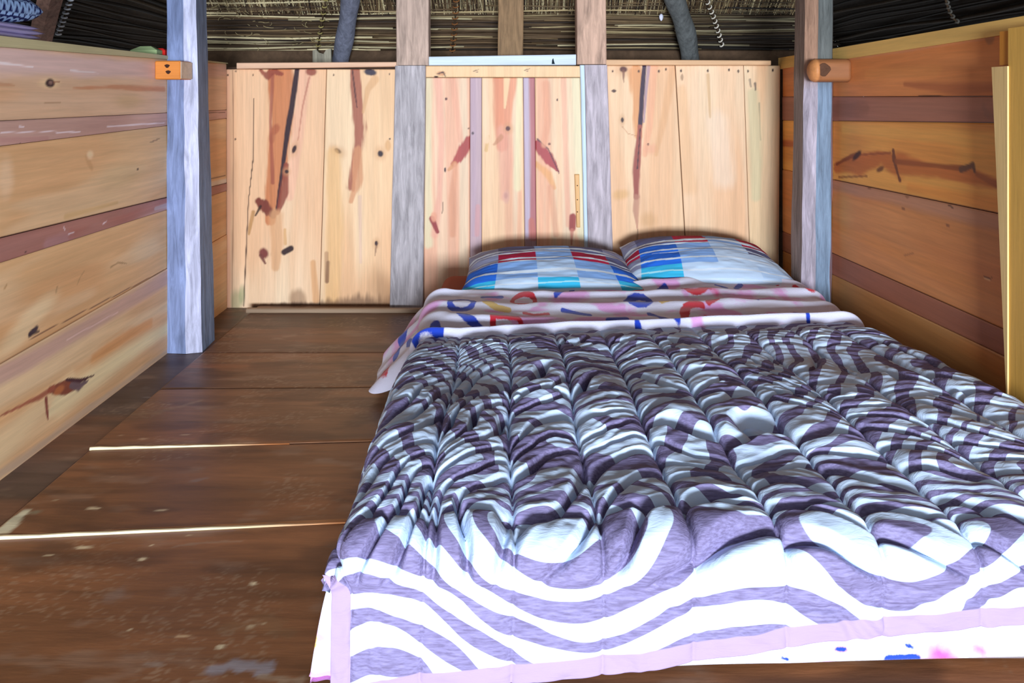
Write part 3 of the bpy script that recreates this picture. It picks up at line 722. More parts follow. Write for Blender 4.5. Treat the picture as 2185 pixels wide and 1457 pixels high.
#PART3
# ================================================================== POSTS
def faceted_post(name, bot, top, z0, z1, facet_cols, label, amp=.0025, n=46, seed=0, upper=None):
    """hewn post: polygon outline at the foot and at the head, wobbling edges, one tone per hewn face"""
    bot, top = np.array(bot), np.array(top); m = len(bot)
    rings = []; cols = []
    fc = [lin(c) for c in facet_cols]  # facet tones mix wane colour with painted light and shade per face
    for i in range(n):
        t = i / (n - 1); z = z0 + (z1 - z0) * t
        P = bot * (1 - t) + top * t
        for k in range(m):
            P[k] += amp * (np.array([noise(z * 9, k * 3.3, seed), noise(z * 9, k * 3.3 + 50, seed)]) - 0.5) * 2
        ring = []; cc = []
        w_ = smooth(1.02, 1.12, z) if upper else 0
        fz = [c * (1 - w_) + lin(upper[q_]) * w_ if upper else c for q_, c in enumerate(fc)]
        for k in range(m):      # each corner twice, so that every face keeps its own tone
            ring += [P[k], P[k]]; cc += [fz[k - 1], fz[k]]
        rings.append([(p[0], p[1], z) for p in ring])
        kk = 1 + 0.28 * (np.array([noise(z * 7, j * .9 + seed * 3) for j in range(2 * m)]) - .5)
        cols.append(np.array(cc) * kk[:, None])
    mb = MB(); loft(mb, rings, np.array(cols))
    o = mb.build(name, M_post); tag(o, label, 'post'); return o
faceted_post('wooden_post',
    [(-1.3235, 2.852), (-1.245, 2.845), (-1.190, 2.862), (-1.200, 3.01), (-1.3235, 3.02)],
    [(-1.3235, 2.852), (-1.262, 2.845), (-1.222, 2.862), (-1.243, 3.00), (-1.3235, 3.02)], -0.003, 1.84,
    [(122, 134, 172), (188, 188, 214), (132, 150, 182), (120, 120, 130), (120, 120, 130)],
    'blue-grey hewn post against the left wall, standing on the bare floor', seed=1)
faceted_post('wooden_post',
    [(1.173, 3.02), (1.166, 2.90), (1.204, 2.855), (1.270, 2.872), (1.3085, 2.94), (1.3085, 3.03)],
    [(1.199, 3.02), (1.192, 2.90), (1.224, 2.855), (1.286, 2.872), (1.3085, 2.92), (1.3085, 3.03)], -0.0, 1.84,
    [(146, 134, 132), (182, 170, 182), (122, 140, 162), (156, 132, 140), (120, 110, 110), (120, 110, 110)],
    'grey hewn post beside the pillows at the right wall', seed=4,
    upper=[(136, 120, 112), (172, 134, 112), (104, 106, 104), (92, 84, 80), (90, 80, 80), (90, 80, 80)])

def beam_px(mb, tl, tr, br, bl, Yf, Yb, cc, n=14, amp=.0012, seed=0):
    """squared timber seen face on: its four face corners in the photo, at its own depth"""
    q = [np.array(on_back(*p, Yf)[:2]) for p in (bl, br, tr, tl)]
    rings = []
    for t in np.linspace(0, 1, n):
        a = q[0] * (1 - t) + q[3] * t; b = q[1] * (1 - t) + q[2] * t; w = (noise(t * 9, seed * 2.1) - .5) * 2 * amp
        rings.append([(a[0] + .004 + w, Yf, a[1]), (b[0] - .004 + w, Yf, b[1]), (b[0] + w, Yf + .004, b[1]), (b[0] + w, Yb, b[1]), (a[0] + w, Yb, a[1]), (a[0] + w, Yf + .004, a[1])])
    loft(mb, rings, lin(cc) if np.ndim(cc) == 1 else cc)
def empty(name, loc): 
    o = bpy.data.objects.new(name, None); col.objects.link(o); o.location = loc; return o
def child(mb, name, mat, root, smooth_=False):
    o = mb.build(name, mat, root, smooth_)
    o.matrix_parent_inverse = root.matrix_world.inverted() if False else o.matrix_parent_inverse
    o.location = [-x for x in root.location]
    return o
YP = D - 0.05
for nm, up, lo_, cu, cl, lab in (
    ('doorpost', ((845, -150), (915, -150), (914, 139), (845, 139)), ((843, 140), (908, 140), (902, 660), (831, 660)), (186, 160, 146), (176, 168, 172), 'grey weathered post left of the middle door'),
    ('doorpost', ((1230, -150), (1292, -150), (1294, 137), (1231, 137)), ((1248, 138.5), (1296, 138.5), (1312, 660), (1258, 660)), (198, 162, 142), (186, 174, 182), 'grey post right of the middle door, with a pinkish upper half')):
    root = empty(nm, (on_back(sum(p[0] for p in lo_) / 4, 655)[0], YP, 0.0)); tag(root, lab, 'post')
    mb = MB(); beam_px(mb, *up, YP, D + .04, cu, seed=2); child(mb, 'upper_section', M_post, root)
    mb = MB(); beam_px(mb, *lo_, YP + .006, D + .019, cl, seed=5); child(mb, 'lower_section', M_post, root)
# narrow blue-white jamb strip between door and right doorpost
mb = MB(); beam_px(mb, (1238, 139), (1248.5, 139), (1258.5, 660), (1250.5, 660), YP + .020, D + .019, (196, 214, 230))
tag(mb.build('trim_8', M_wall_v), kind='structure')

# ---- short pegs at the top of the two big posts
mb = MB(); cbox(mb, -1.3235, -1.226, 2.752, 2.851, 1.063, 1.133, .004, lin((206, 124, 52)))
pg = tag(mb.build('timber_block', M_wood_x), 'small orange end-grain block fixed to the left post, under the rail', 'wood block')
mb = MB(); cbox(mb, -1.2265, -1.2235, 2.7525, 2.850, 1.066, 1.130, .001, lin((226, 196, 170))); child(mb, 'sawn_side', M_wood_x, pg)['label'] = 'pale sawn side of the block'
mb = MB()
th = np.linspace(0, 2 * np.pi, 13)[:-1]
for (x, z) in ((-1.276, 1.113), (-1.272, 1.090)):
    loft(mb, [np.stack([x + .009 * np.cos(th) * (1 + .3 * np.sin(3 * th)), np.full(12, y), z + .007 * np.sin(th)], -1) for y in (2.7525, 2.7508)], lin((60, 34, 26)))
child(mb, 'knot', M_dark, pg)
mb = MB(); rings = []; cols = []
for i, x in enumerate(np.linspace(1.163, 1.3085, 16)):
    r = .045 * (math.sqrt(max(0, 1 - ((1.185 - x) / .026) ** 2)) if x < 1.185 else 1)
    r = max(r, .012)
    th = np.linspace(0, 2 * np.pi, 21)[:-1]
    cut = np.where(x > 1.19, 0.72, 1.0)      # flattened on the face towards the room past the rounded nose
    yy = np.maximum(r * np.cos(th), -r * cut); zz = r * np.sin(th)
    rings.append(np.stack([np.full(20, x), 2.806 + yy, 1.098 + zz], -1))
    cols.append(np.repeat(lin((206, 136, 82) if x < 1.19 else (150, 96, 60))[None], 20, 0))
loft(mb, rings, np.array(cols))
pr = tag(mb.build('timber_peg', M_wood_x, smooth_=True), 'short rounded peg jutting out in front of the right post, under the rail', 'wood peg')
mb = MB(); th = np.linspace(0, 2 * np.pi, 15)[:-1]
loft(mb, [np.stack([1.206 + r * .022 * np.cos(th) * (1 + .25 * np.sin(3 * th + 1)), np.full(14, y), 1.100 + r * .026 * np.sin(th)], -1) for y, r in ((2.7735, 1), (2.7715, .9))], lin((92, 62, 46)))
child(mb, 'notch', M_dark, pr)

# ================================================================== ROOF
ZT = 2.75; YB0 = 4.3; XB0 = 2.1      # slopes: Y = YB0-(z-1) at the back, |X| = XB0-(z-1) at the sides
def roof_side(kind_, sgn=1):
    us = np.linspace(-1, 1, 40); zs = np.linspace(-0.1, ZT, 60)
    z, u = np.meshgrid(zs, us, indexing='ij')
    k = z - 1
    if kind_ == 'back':
        hw = XB0 - k; X = u * hw; Y = YB0 - k + 0 * u
    else:
        X = sgn * (XB0 - k) + 0 * u; ye = YB0 - k; ys = -0.6; Y = ys + (ye - ys) * (u + 1) / 2
    return X, Y, z
mb = MB()
for kd, s in (('back', 1), ('side', -1), ('side', 1)):
    X, Y, Z = roof_side(kd, s)
    w = (fbm(X * 5 + Y * 5, Z * 9, 201, 2) - .5) * .04
    V = np.stack([X, Y + (w if kd == 'back' else 0), Z + w * .5], -1).reshape(-1, 3)
    g = fbm((X + Y).ravel() * 14, Z.ravel() * 30, 203, 3)
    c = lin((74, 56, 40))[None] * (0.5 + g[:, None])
    c = c * ((.16 if s > 0 else .4) if kd == 'side' else (1 - .6 * smooth(.5, 1.3, X.ravel())[:, None]))  # shade on side slopes and back right painted into the thatch colour
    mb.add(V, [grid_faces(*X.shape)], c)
hw = XB0 - (ZT - 1)
mb.add([(-hw, -.6, ZT), (hw, -.6, ZT), (hw, YB0 - ZT + 1, ZT), (-hw, YB0 - ZT + 1, ZT)], [np.array([0, 1, 2, 3])], lin((60, 46, 34)))
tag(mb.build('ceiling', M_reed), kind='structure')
# reeds laid side by side under the thatch
REED = [(164, 144, 106), (100, 78, 54), (72, 54, 38), (46, 34, 26), (196, 180, 142), (116, 94, 66), (82, 62, 42)]
mb = MB(); r_ = np.random.RandomState(11)
z = 1.10
while z < 1.50:
    xo = -2.0
    while xo < 1.95:
        ln = r_.uniform(.5, 1.8); x1 = min(xo + ln, 2.0)
        xs = np.linspace(xo, x1, max(4, int(ln / .12)))
        tilt = r_.uniform(-.006, .006); rr = r_.uniform(.003, .0062)
        zz = z + tilt * (xs - xo) + .004 * np.sin(xs * r_.uniform(4, 9) + r_.uniform(0, 6))
        cc = lin(REED[r_.randint(len(REED))]) * r_.uniform(.7, 1.25)
        tube(mb, np.stack([xs, YB0 - (zz - 1) - .030 - r_.uniform(0, .012), zz], -1), rr, 6, np.clip(cc[None] * (1 - .72 * smooth(.45, 1.2, np.repeat(xs, 6)))[:, None], .003, .9))  # reeds coloured darker towards the right in place of shade
        xo = x1 - r_.uniform(.0, .12)
    z += r_.uniform(.0065, .0105)
for s in (-1, 1):
    z = 1.0
    while z < 1.75:
        y0 = r_.uniform(1.2, 1.6); ys = np.linspace(y0, YB0 - (z - 1) - .05, 16)
        zz = z + .006 * np.sin(ys * r_.uniform(3, 7) + r_.uniform(0, 6))
        tube(mb, np.stack([s * (XB0 - (zz - 1) - .025), ys, zz], -1), r_.uniform(.004, .009), 6, lin(REED[r_.randint(1, 4)]) * r_.uniform(.4, .8) * (.18 if s > 0 else .45))  # slope shade put into the side reed colour, deepest on the right
        z += r_.uniform(.018, .03)
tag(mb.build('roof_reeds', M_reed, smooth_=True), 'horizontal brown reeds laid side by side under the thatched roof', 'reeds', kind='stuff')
# thatch ends hanging over the top reeds
mb = MB()
for i in range(2600):
    x = r_.uniform(-1.9, 1.9); z0 = r_.uniform(1.425, 1.475); L_ = r_.uniform(.10, .28)
    zs = np.linspace(z0, z0 + L_, 4); lean = r_.uniform(-.06, .06)
    P = np.stack([x + lean * (zs - z0) / L_ * .4, YB0 - (zs - 1) - .045 - .012 * r_.rand() + .015 * np.linspace(1, 0, 4), zs], -1)
    tube(mb, P, r_.uniform(.0012, .0032), 4, np.clip(lin(REED[r_.randint(len(REED))]) * r_.uniform(.6, 1.2), .004, .9))
tag(mb.build('thatch_fringe', M_reed), 'ragged vertical thatch straw ends above the reeds', 'thatch', kind='stuff')
# loose straw and twine curls on the left part
mb = MB()
for i in range(70):
    px, py = r_.uniform(445, 700), r_.uniform(5, 105)
    zc = 1 + (205 - py) / F * 3.9; Xc = (px - CX) / F * 3.9; Rr = r_.uniform(.01, .045); a0 = r_.uniform(0, 6.3); a1 = a0 + r_.uniform(.5, 1.5)
    th = np.linspace(a0, a1, 9); zz = zc + Rr * np.sin(th) * .7
    tube(mb, np.stack([Xc + Rr * np.cos(th) * 1.5, YB0 - (zz - 1) - .055, zz], -1), .0014, 4, lin((168, 150, 108)) * r_.uniform(.5, 1.1))
tag(mb.build('loose_straw', M_reed), 'curled loose straw bits sticking out of the reeds on the left', 'straw', kind='stuff')

# dark plate behind the wall and rafters rising from it
mb = MB(); cbox(mb, -1.95, 1.95, 4.0, 4.03, 1.13, 1.25, .004, lin((84, 64, 48))); 
tag(mb.build('eave_plate', M_dark), 'dark brown eave plank behind the top of the back wall', 'beam')
def on_slope(px, py, off):
    Y = (YB0 - off) / (1 + (CY - py) / F); return np.array([(px - CX) / F * Y, Y, H + (CY - py) / F * Y])
def rafter(name, pts, rpx, cc, lab, off=.155, n=14):
    P = [on_slope(x, y, off) for x, y in pts]; ts = np.linspace(0, len(P) - 1, 26); Q = []
    for t in ts:
        k = min(int(t), len(P) - 2); f = t - k; Q.append(P[k] * (1 - f) + P[k + 1] * f)
    Q = np.array(Q)
    for _ in range(3): Q[1:-1] = (Q[:-2] + Q[1:-1] * 2 + Q[2:]) / 4
    mb = MB(); tube(mb, Q, [rpx * 3.85 / F * (1 + .06 * math.sin(k * .9)) for k in range(len(Q))], n, lin(cc))
    return tag(mb.build(name, M_post, smooth_=True), lab, 'rafter')
rafter('rafter', [(716, 178), (727, 125), (738, 70), (748, 0), (758, -90), (770, -170)], 19, (104, 106, 122), 'dark blue-grey round rafter pole left of the middle door, leaning right')
rafter('rafter', [(1478, 175), (1473, 125), (1466, 75), (1452, 30), (1436, -10), (1416, -70), (1400, -170)], 20, (92, 94, 94), 'dark grey crooked rafter pole right of the middle door')
mb = MB(); beam_px(mb, (1064, -170), (1118, -170), (1116, 190), (1062, 190), 3.62, 3.70, (142, 112, 82), seed=9)
tag(mb.build('king_post', M_post), 'brown squared post above the door, between the two doorposts', 'post')
# pale notched bracket on the eave plate
mb = MB()
pts = [(667, 140), (667, 108), (674, 105), (680, 112), (690, 115), (696, 106), (706, 104), (707, 140)]
q = [on_back(*p, 3.90) for p in pts]
loft(mb, [[(a[0], y, a[1]) for a in q] for y in (3.90, 3.925)], lin((150, 142, 124)))
tag(mb.build('notched_bracket', M_post), 'pale notched wooden bracket behind the back wall, next to the left rafter', 'bracket')

# lashings: a cord up the slope with turns of twine round it
def lashing(pts, turns, cc, lab, off=.062, r=.004, wide=9, core=(70, 54, 40)):
    P = np.array([on_slope(*p, off) for p in pts]) if not callable(off) else np.array([off(*p) for p in pts])
    root = empty('cord_lashing', tuple(P[0])); tag(root, lab, 'lashing')
    mb = MB(); tube(mb, P, .004, 6, lin(core)); child(mb, 'cord', M_rope, root, True)
    sl = P[-1] - P[0]; sl /= np.linalg.norm(sl)
    side = np.cross(sl, np.array([0, -1.0, 0])) ; side /= np.linalg.norm(side); out = np.cross(sl, side)
    d = np.r_[0, np.cumsum(np.linalg.norm(np.diff(P, axis=0), axis=1))]
    w = wide * P[0][1] / F
    mesh0 = None
    for k in range(turns):
        t = (k + .5) / turns * d[-1]
        c = np.array([np.interp(t, d, P[:, i]) for i in range(3)])
        mb = MB(); th = np.linspace(-.3, math.pi + .3, 9)
        tube(mb, [c + side * math.cos(a) * w * .6 + out * math.sin(a) * .011 * (1 if out[1] < 0 else -1) + sl * math.cos(a) * .004 for a in th], r * (.8 + .3 * noise(k * 1.7, 3)), 6, lin(cc))
        child(mb, 'twine_turn', M_rope, root, True)
lashing([(676, 116), (683, 70), (690, 30), (697, -8)], 9, (150, 136, 84), 'straw-coloured cord lashing beside the left rafter', wide=7)
lashing([(965, 112), (969, 70), (972, 30), (974, -5)], 10, (128, 82, 46), 'rusty brown cord lashing above the left half of the door', wide=9)
lashing([(1541, 100), (1533, 70), (1522, 35), (1508, 0)], 10, (210, 200, 186), 'cream twine lashing right of the crooked rafter', wide=7)
def on_lroof(px, py):
    a = (px - CX) / F; b = (CY - py) / F     # |X| = XB0-(z-1)-.06
    Y = (XB0 - .05) / (abs(a) + b); return np.array([a * Y, Y, H + b * Y])
lashing([(124, 75), (132, 52), (140, 30), (148, 8), (153, -6)], 9, (206, 210, 220), 'white twine lashing on the dark roof slope above the left wall', off=on_lroof, wide=8)
lashing([(2046, 50), (2033, 38), (2024, 22), (2018, 0)], 5, (96, 92, 86), 'dim grey lashing on the dark roof slope above the right wall', off=on_lroof, wide=4)
# brown plank lying on the left slope behind the blanket
P = np.array([on_lroof(*p) for p in ((70, 95), (78, 60), (86, 25), (96, -15), (112, -80))])
mb = MB(); rings = []
for q in P: rings.append([q + np.array([.05, -.035, .0]), q + np.array([.05, .035, .0]), q + np.array([.0, .035, .0]), q + np.array([.0, -.035, .0])])
loft(mb, rings, lin((120, 88, 76)))
tag(mb.build('rafter_plank', M_post), 'brown rafter plank rising behind the patterned blanket at the left', 'rafter')
# small tuft caught in the reeds
mb = MB(); c = on_slope(1411, 37, .07)
th = np.linspace(0, 2 * np.pi, 11)[:-1]; rings = []
for t in np.linspace(-.95, .95, 7):
    r = math.sqrt(1 - t * t) * .011; rings.append(np.stack([c[0] + r * np.cos(th) * (1 + .3 * np.sin(2 * th + t)), c[1] + r * np.sin(th), np.full(10, c[2] + t * .019)], -1))
loft(mb, rings, lin((222, 222, 240)))
tag(mb.build('cotton_tuft', M_cloth, smooth_=True), 'tiny white tuft stuck in the reeds left of the crooked rafter', 'tuft')

# ---- things on the ledge of the left wall
def cushion(mb, cx, cy, cz, a, b, h, nu=60, nv=60, colf=None, e=2.6, wr=.006, seed=0):
    s = np.linspace(-1, 1, nu); 
    for sg in (1, -1):
        U, V_ = np.meshgrid(s, np.linspace(-1, 1, nv), indexing='ij')
        k = np.clip(1 - np.abs(U) ** e, 0, 1) ** .5 * np.clip(1 - np.abs(V_) ** e, 0, 1) ** .5
        Z = cz + sg * h * k + wr * (fbm(U * 4, V_ * 4, 300 + seed, 2) - .5) * k
        P = np.stack([cx + U * a, cy + V_ * b, Z], -1).reshape(-1, 3)
        mb.add(P, [grid_faces(nu, nv)], colf(P) if callable(colf) else lin(colf))
# folded lilac sheet: three soft layers
mb = MB()
for k, (zz, sh) in enumerate(((1.1665, 0), (1.180, .01), (1.193, -.005))):
    cushion(mb, -1.462 + sh * .4, 1.90 + sh, zz, .125, .205, .0085, 40, 40, (176, 164, 206), 8, .002, k)
tag(mb.build('folded_sheet', M_cloth, smooth_=True), 'folded lilac sheet lying on the left wall ledge', 'sheet')
def scallop(P):
    x, y, z = P.T
    u = y * 40 + x * 10; v = z * 60 - x * 26
    row = np.floor(v); uu = u + 0.5 * (row % 2); fu = uu - np.floor(uu) - .5; fv = v - row
    d = np.hypot(fu, fv - .1); on = smooth(.36, .42, d) * (1 - smooth(.52, .60, d)) + (d > .72)
    c = lin((120, 160, 214))[None] * (1 - .4 * fv[:, None]) + .12
    return np.where((on > .5)[:, None], lin((18, 26, 82))[None], c)
mb = MB(); rings = []
cushion(mb, -1.447, 1.895, 1.243, .112, .215, .041, 150, 260, scallop, 7, .012, 5)
tag(mb.build('rolled_blanket', M_cloth, smooth_=True), 'blue and navy scallop-patterned folded blanket lying on the lilac sheet', 'blanket')
# scrap of red and green cloth tucked behind the left post
mb = MB()
zc = 1.1575
P = [(-1.345, 2.815), (-1.345, 2.86), (-1.40, 2.90), (-1.46, 2.88), (-1.45, 2.82)]
loft(mb, [[(x, y, zc) for x, y in P], [(x, y, zc + .02) for x, y in P], [(x * .4 - .84, y * .4 + 1.71, zc + .036) for x, y in P]], lin((150, 168, 120)))
g_ = tag(mb.build('cloth_scrap', M_cloth), 'scrap of green and red cloth on the ledge behind the left post', 'cloth')
mb = MB(); P = [(-1.335, 2.862), (-1.335, 2.90), (-1.39, 2.90), (-1.39, 2.862)]
loft(mb, [[(x, y, zc) for x, y in P], [(x, y, zc + .022) for x, y in P], [(x * .5 - .68, y * .5 + 1.44, zc + .030) for x, y in P]], lin((196, 34, 28)))
child(mb, 'red_corner', M_cloth, g_)['label'] = 'red part of the cloth'
# ground outside the hut
mb = MB(); mb.add([(-9, -12, -.25), (9, -12, -.25), (9, -.9, -.25), (-9, -.9, -.25)], [np.array([0, 1, 2, 3])], lin((150, 140, 120)))
tag(mb.build('ground', M_dark), kind='structure')
#PART4
# ================================================================== BED
BX0, BX1, BY0, BY1, BZ = -0.265, 1.15, 1.255, 3.16, 0.225
def round_slab(mb, x0, x1, y0, y1, z0, z1, r, cc, nx=30, ny=40, skirt=0.0):
    """soft box: outline rounded in plan and in section"""
    def outline(ins):
        pts = []; rr = max(.012, r * 1.2 - ins)
        for cx, cy, a0 in ((x1 - ins - rr, y1 - ins - rr, 0), (x0 + ins + rr, y1 - ins - rr, 90), (x0 + ins + rr, y0 + ins + rr, 180), (x1 - ins - rr, y0 + ins + rr, 270)):
            for a in np.linspace(a0, a0 + 90, 7): pts.append((cx + rr * math.cos(math.radians(a)), cy + rr * math.sin(math.radians(a))))
        return pts
    prof = [(r, z0)] + [(r - r * math.sin(a), z0 + r - r * math.cos(a)) for a in np.linspace(.2, math.pi / 2, 5)] + [(0, z1 - r - (z1 - z0 - 2 * r) * .5)] \
        + [(r - r * math.cos(a), z1 - r + r * math.sin(a)) for a in np.linspace(0, math.pi / 2, 7)] + [(r + .05, z1 + .001), (r + .25, z1 + .003)]
    rings = [[(x, y, z) for x, y in outline(i)] for i, z in prof]
    if skirt:
        rings = [[(x - skirt * max(0, .2 - z) / .15 * (1 if x < .2 else 0) * (.7 + .5 * noise(y * 9, 2.2)), y, z) for x, y, z in r_] for r_ in rings]
    loft(mb, rings, lin(cc))
mb = MB(); round_slab(mb, BX0, BX1, BY0, BY1, .012, BZ, .045, (150, 138, 142))
mat = tag(mb.build('mattress', M_cloth, smooth_=True), 'low grey mattress lying on the floor under all the bedding', 'mattress')
mb = MB(); round_slab(mb, BX0 - .006, BX1 + .006, BY0 - .004, BY1 + .006, .055, BZ + .006, .045, (158, 78, 52), skirt=.05)
tag(mb.build('fitted_sheet', M_cloth, smooth_=True), 'rust-brown fitted sheet stretched over the mattress', 'sheet')

def edge_profile(a, lo, hi, r, flare_lo, flare_hi):
    """arc length -> (coordinate, drop) of cloth lying on a slab and hanging over its two edges"""
    c = np.array(a, float); x = c.copy(); d = np.zeros_like(c)
    q = r * math.pi / 2
    for lo_side in (True, False):
        s = (lo + r - c) if lo_side else (c - (hi - r))
        m = s > 0
        ang = np.clip(s / r, 0, math.pi / 2)
        hx = r * np.sin(ang); hd = r * (1 - np.cos(ang))
        ex = np.clip(s - q, 0, None)
        fl = flare_lo if lo_side else flare_hi
        hx = hx + ex * fl; hd = hd + ex * math.sqrt(max(0, 1 - min(fl, .99) ** 2))
        x = np.where(m, (lo + r - hx) if lo_side else (hi - r + hx), x)
        d = np.where(m, hd, d)
    return x, d

def normals(P):
    du = np.gradient(P, axis=0); dv = np.gradient(P, axis=1)
    n = np.cross(du, dv); n /= np.linalg.norm(n, axis=-1, keepdims=True) + 1e-12
    return n

# ---------------- comforter
QW = 0.147                       # width of the stitched channels
ZC = BZ + 0.026                  # cloth level
na, nb = 760, 820
A0, A1 = -0.40, 1.36             # arc across (left hang .. right hang)
HEM = lambda x: 1.0              # hem arc set below
a = np.linspace(A0, A1, na)
headline = lambda A: 2.285 + .012 * np.sin(A * 6 + .4) + .13 * smooth(-.2, 1.0, A)
t = np.linspace(0, 1, nb)
Ag, Tg = np.meshgrid(a, t, indexing='ij')
foot_drop = np.clip(0.209 - 0.120 * (Ag + .06), .075, .232) + .004 * np.sin(Ag * 9)         # how far the hem hangs below the top, left more than right
YF = 1.195                        # foot edge of the cloth
rF = .045
hang = foot_drop - rF + rF * math.pi / 2 * 1.0
head = headline(Ag) - .012
Bg = head + (YF + rF - (rF * math.pi / 2) - (foot_drop - rF) - head) * Tg
ca, da = edge_profile(Ag, BX0 - .02, BX1 + .02, .06, .10, .10)
cb, db = edge_profile(Bg, YF, 9.0, rF, .06, 0)
wf = smooth(0.0, .07, db)
ca = ca * (1 - wf) + np.where(Ag < -.2, -.2 + (Ag + .2) * .62, np.where(Ag < .9, Ag, ca)) * wf
da = da * (1 - wf * (Ag < .5))
P0 = np.stack([ca, cb, ZC - np.maximum(da, db) - .25 * np.minimum(da, db)], -1)
P0[..., 2] = np.maximum(P0[..., 2], .014)
nrm = normals(P0); 
if nrm[na // 2, nb // 4, 2] < 0: nrm = -nrm
dropm = smooth(0.0, .06, db)      # 1 on the hanging foot
q = (Ag + .285 + .004 * np.sin(Bg * 9)) / QW
ch = np.floor(q); tc = q - ch
arch = np.clip(4 * tc * (1 - tc), 0, 1)
puff = arch ** .42
xn = np.clip((Ag - BX0) / (BX1 - BX0), 0, 1)
slope = np.interp(xn, [0, .12, .3, .5, .75, 1], [1.4, 1.25, .9, .15, -.7, -.9]) 
slint = np.cumsum(slope, axis=0) * (a[1] - a[0]); slint = slint - slint[na // 2]
wob = (fbm(Ag * 6, Bg * 6, 401, 2) - .5)
wob2 = (fbm(Ag * 14, Bg * 14, 402, 2) - .5)
lam = .084 * (1 + .25 * (fbm(Ag * 3, Bg * 3, 403, 2) - .5))
ph = (Bg - slint + wob * .16 + .02 * noise(ch * 3.7, Bg * 4, 404) + ch * .013) / lam
rid = np.abs(np.sin((ph + .12 * np.sin(2 * math.pi * ph)) * math.pi)) ** 1.15
ridg = np.clip(rid * 1.15, 0, 1)
ph2 = (Bg - slint * .6 + wob * .05 + wob2 * .05 + ch * .031) / .031
rid2 = .5 + .5 * np.sin(ph2 * 2 * math.pi)
big = fbm(Ag * 5, Bg * 5, 405, 2)
amp = .55 + .9 * big
top_h = .006 * puff + arch ** .20 * ((.037 - .013 * smooth(1.7, 2.2, Bg)) * amp * ridg + 0.003 * rid2 * (1 - .4 * rid) + .005 * (fbm(Ag * 40, Bg * 40, 407, 2) - .5)) + .012 * (big - .5)
# cross stitching lines
def xline(y, w=.007): return np.exp(-((Bg - y - .012 * wob2 - .010 * np.sin(Ag * 4)) / w) ** 2)
cross = np.clip(xline(1.265) + xline(1.74) + xline(2.14), 0, 1)
top_h = top_h * (1 - .75 * cross)
# the hanging foot is pulled flatter, with fine upright pleats growing to the right
pl = np.sin((Ag * 95 + 10 * wob2 + 25 * wob) + Bg * 12) * (.25 + .75 * smooth(.25, .8, Ag))
hem_d = foot_drop - db
seam2 = np.exp(-((db - .085 + .03 * smooth(.4, 1.2, Ag) - .004 * wob2) / .005) ** 2) * smooth(.1, .35, Ag)
foot_h = .006 * puff + .0022 * pl * (.3 + smooth(.2, .45, big)) + .004 * wob + .012 * np.abs(fbm(Ag * 11, Bg * 16, 421, 3) - .5) + .0035 * np.sin(ph2 * 3.1 + Ag * 30) * wob2 - .006 * seam2
side = smooth(.01, .06, da)
hh = top_h * (1 - dropm) + foot_h * dropm
hh = hh * (1 - .45 * side) - .005 * np.exp(-(np.minimum(tc, 1 - tc) * QW / .0035) ** 2) * (1 - .8 * dropm)
hem_round = smooth(0, .17, head - Bg) * .82 + .18
P = P0 + nrm * (hh * hem_round)[..., None]
P[..., 2] = np.maximum(P[..., 2], .015)
P[..., 0] += .05 * smooth(.3, 1.15, Ag) * np.clip((2.5 - Bg) / 1.2, 0, 1)
# zebra print: bands running across, wavy and forking
aw = Ag + .02 * wob
topw = smooth(1.22, 1.42, Bg)
sgn = np.interp(xn, [0, .35, .6, 1], [1.0, .7, -.4, -.9])
ph3 = Bg / (.068 + .03 * topw) + .62 * np.sin(aw * 10.5 + .9) * (1 + .3 * np.sin(Bg * 7)) + 1.9 * (fbm(Ag * 3.2, Bg * 4.2, 411, 2) - .5) + .4 * np.sin(aw * 4.1 + Bg * 6) + topw * (sgn * Ag * 7 + 1.8 * (fbm(Ag * 7, Bg * 7, 413, 2) - .5))
zeb = np.sin(2 * math.pi * ph3) + (.6 + .2 * topw) * np.sin(2 * math.pi * (Ag * 2.2 + .9 * np.sin(Bg * 9)) + 1.0) * smooth(.35, .7, fbm(Ag * 4, Bg * 4, 415, 2)) + .05 + .12 * topw
# plain binding along the foot hem and the left hem of the foot
left_edge = -0.335
bind = np.maximum(.030 - hem_d, (left_edge + .05 - Ag) * dropm - (1 - dropm) * .02)
bind = np.where(Tg > .3, bind, -.05)
keep = (Ag >= left_edge + 0 * Bg)
ia0 = int(np.argmin(np.abs(a - left_edge)))
def grid_obj(name, P, mat, extra, thick=.006, colr=(200, 200, 210)):
    n0, n1 = P.shape[:2]
    nn = normals(P)
    if nn[n0 // 2, n1 // 4, 2] < 0: nn = -nn
    mb = MB(); V = P.reshape(-1, 3)
    ring = np.concatenate([np.arange(n0) * n1, (n0 - 1) * n1 + np.arange(1, n1), np.arange(n0 - 2, -1, -1) * n1 + n1 - 1, np.arange(n1 - 2, 0, -1)])
    Vr = V[ring] - nn.reshape(-1, 3)[ring] * thick
    Vr[:, 2] = np.maximum(Vr[:, 2], .0125)
    m = len(ring); k = np.arange(m); b = (k + 1) % m
    rim = np.stack([ring[k], len(V) + k, len(V) + b, ring[b]], -1)
    mb.add(np.concatenate([V, Vr]), [grid_faces(n0, n1), rim], lin(colr))
    ex = {kk: np.concatenate([v.ravel(), v.ravel()[ring]]) for kk, v in extra.items()}
    return mb.build(name, mat, None, True, ex)
sl = slice(ia0, None)
com = grid_obj('comforter', P[sl], M_zebra, {'zebra': zeb[sl], 'binding': bind[sl]}, .014)
tag(com, 'crinkled zebra-striped quilted comforter, mauve and white, hanging over the bed foot', 'comforter')

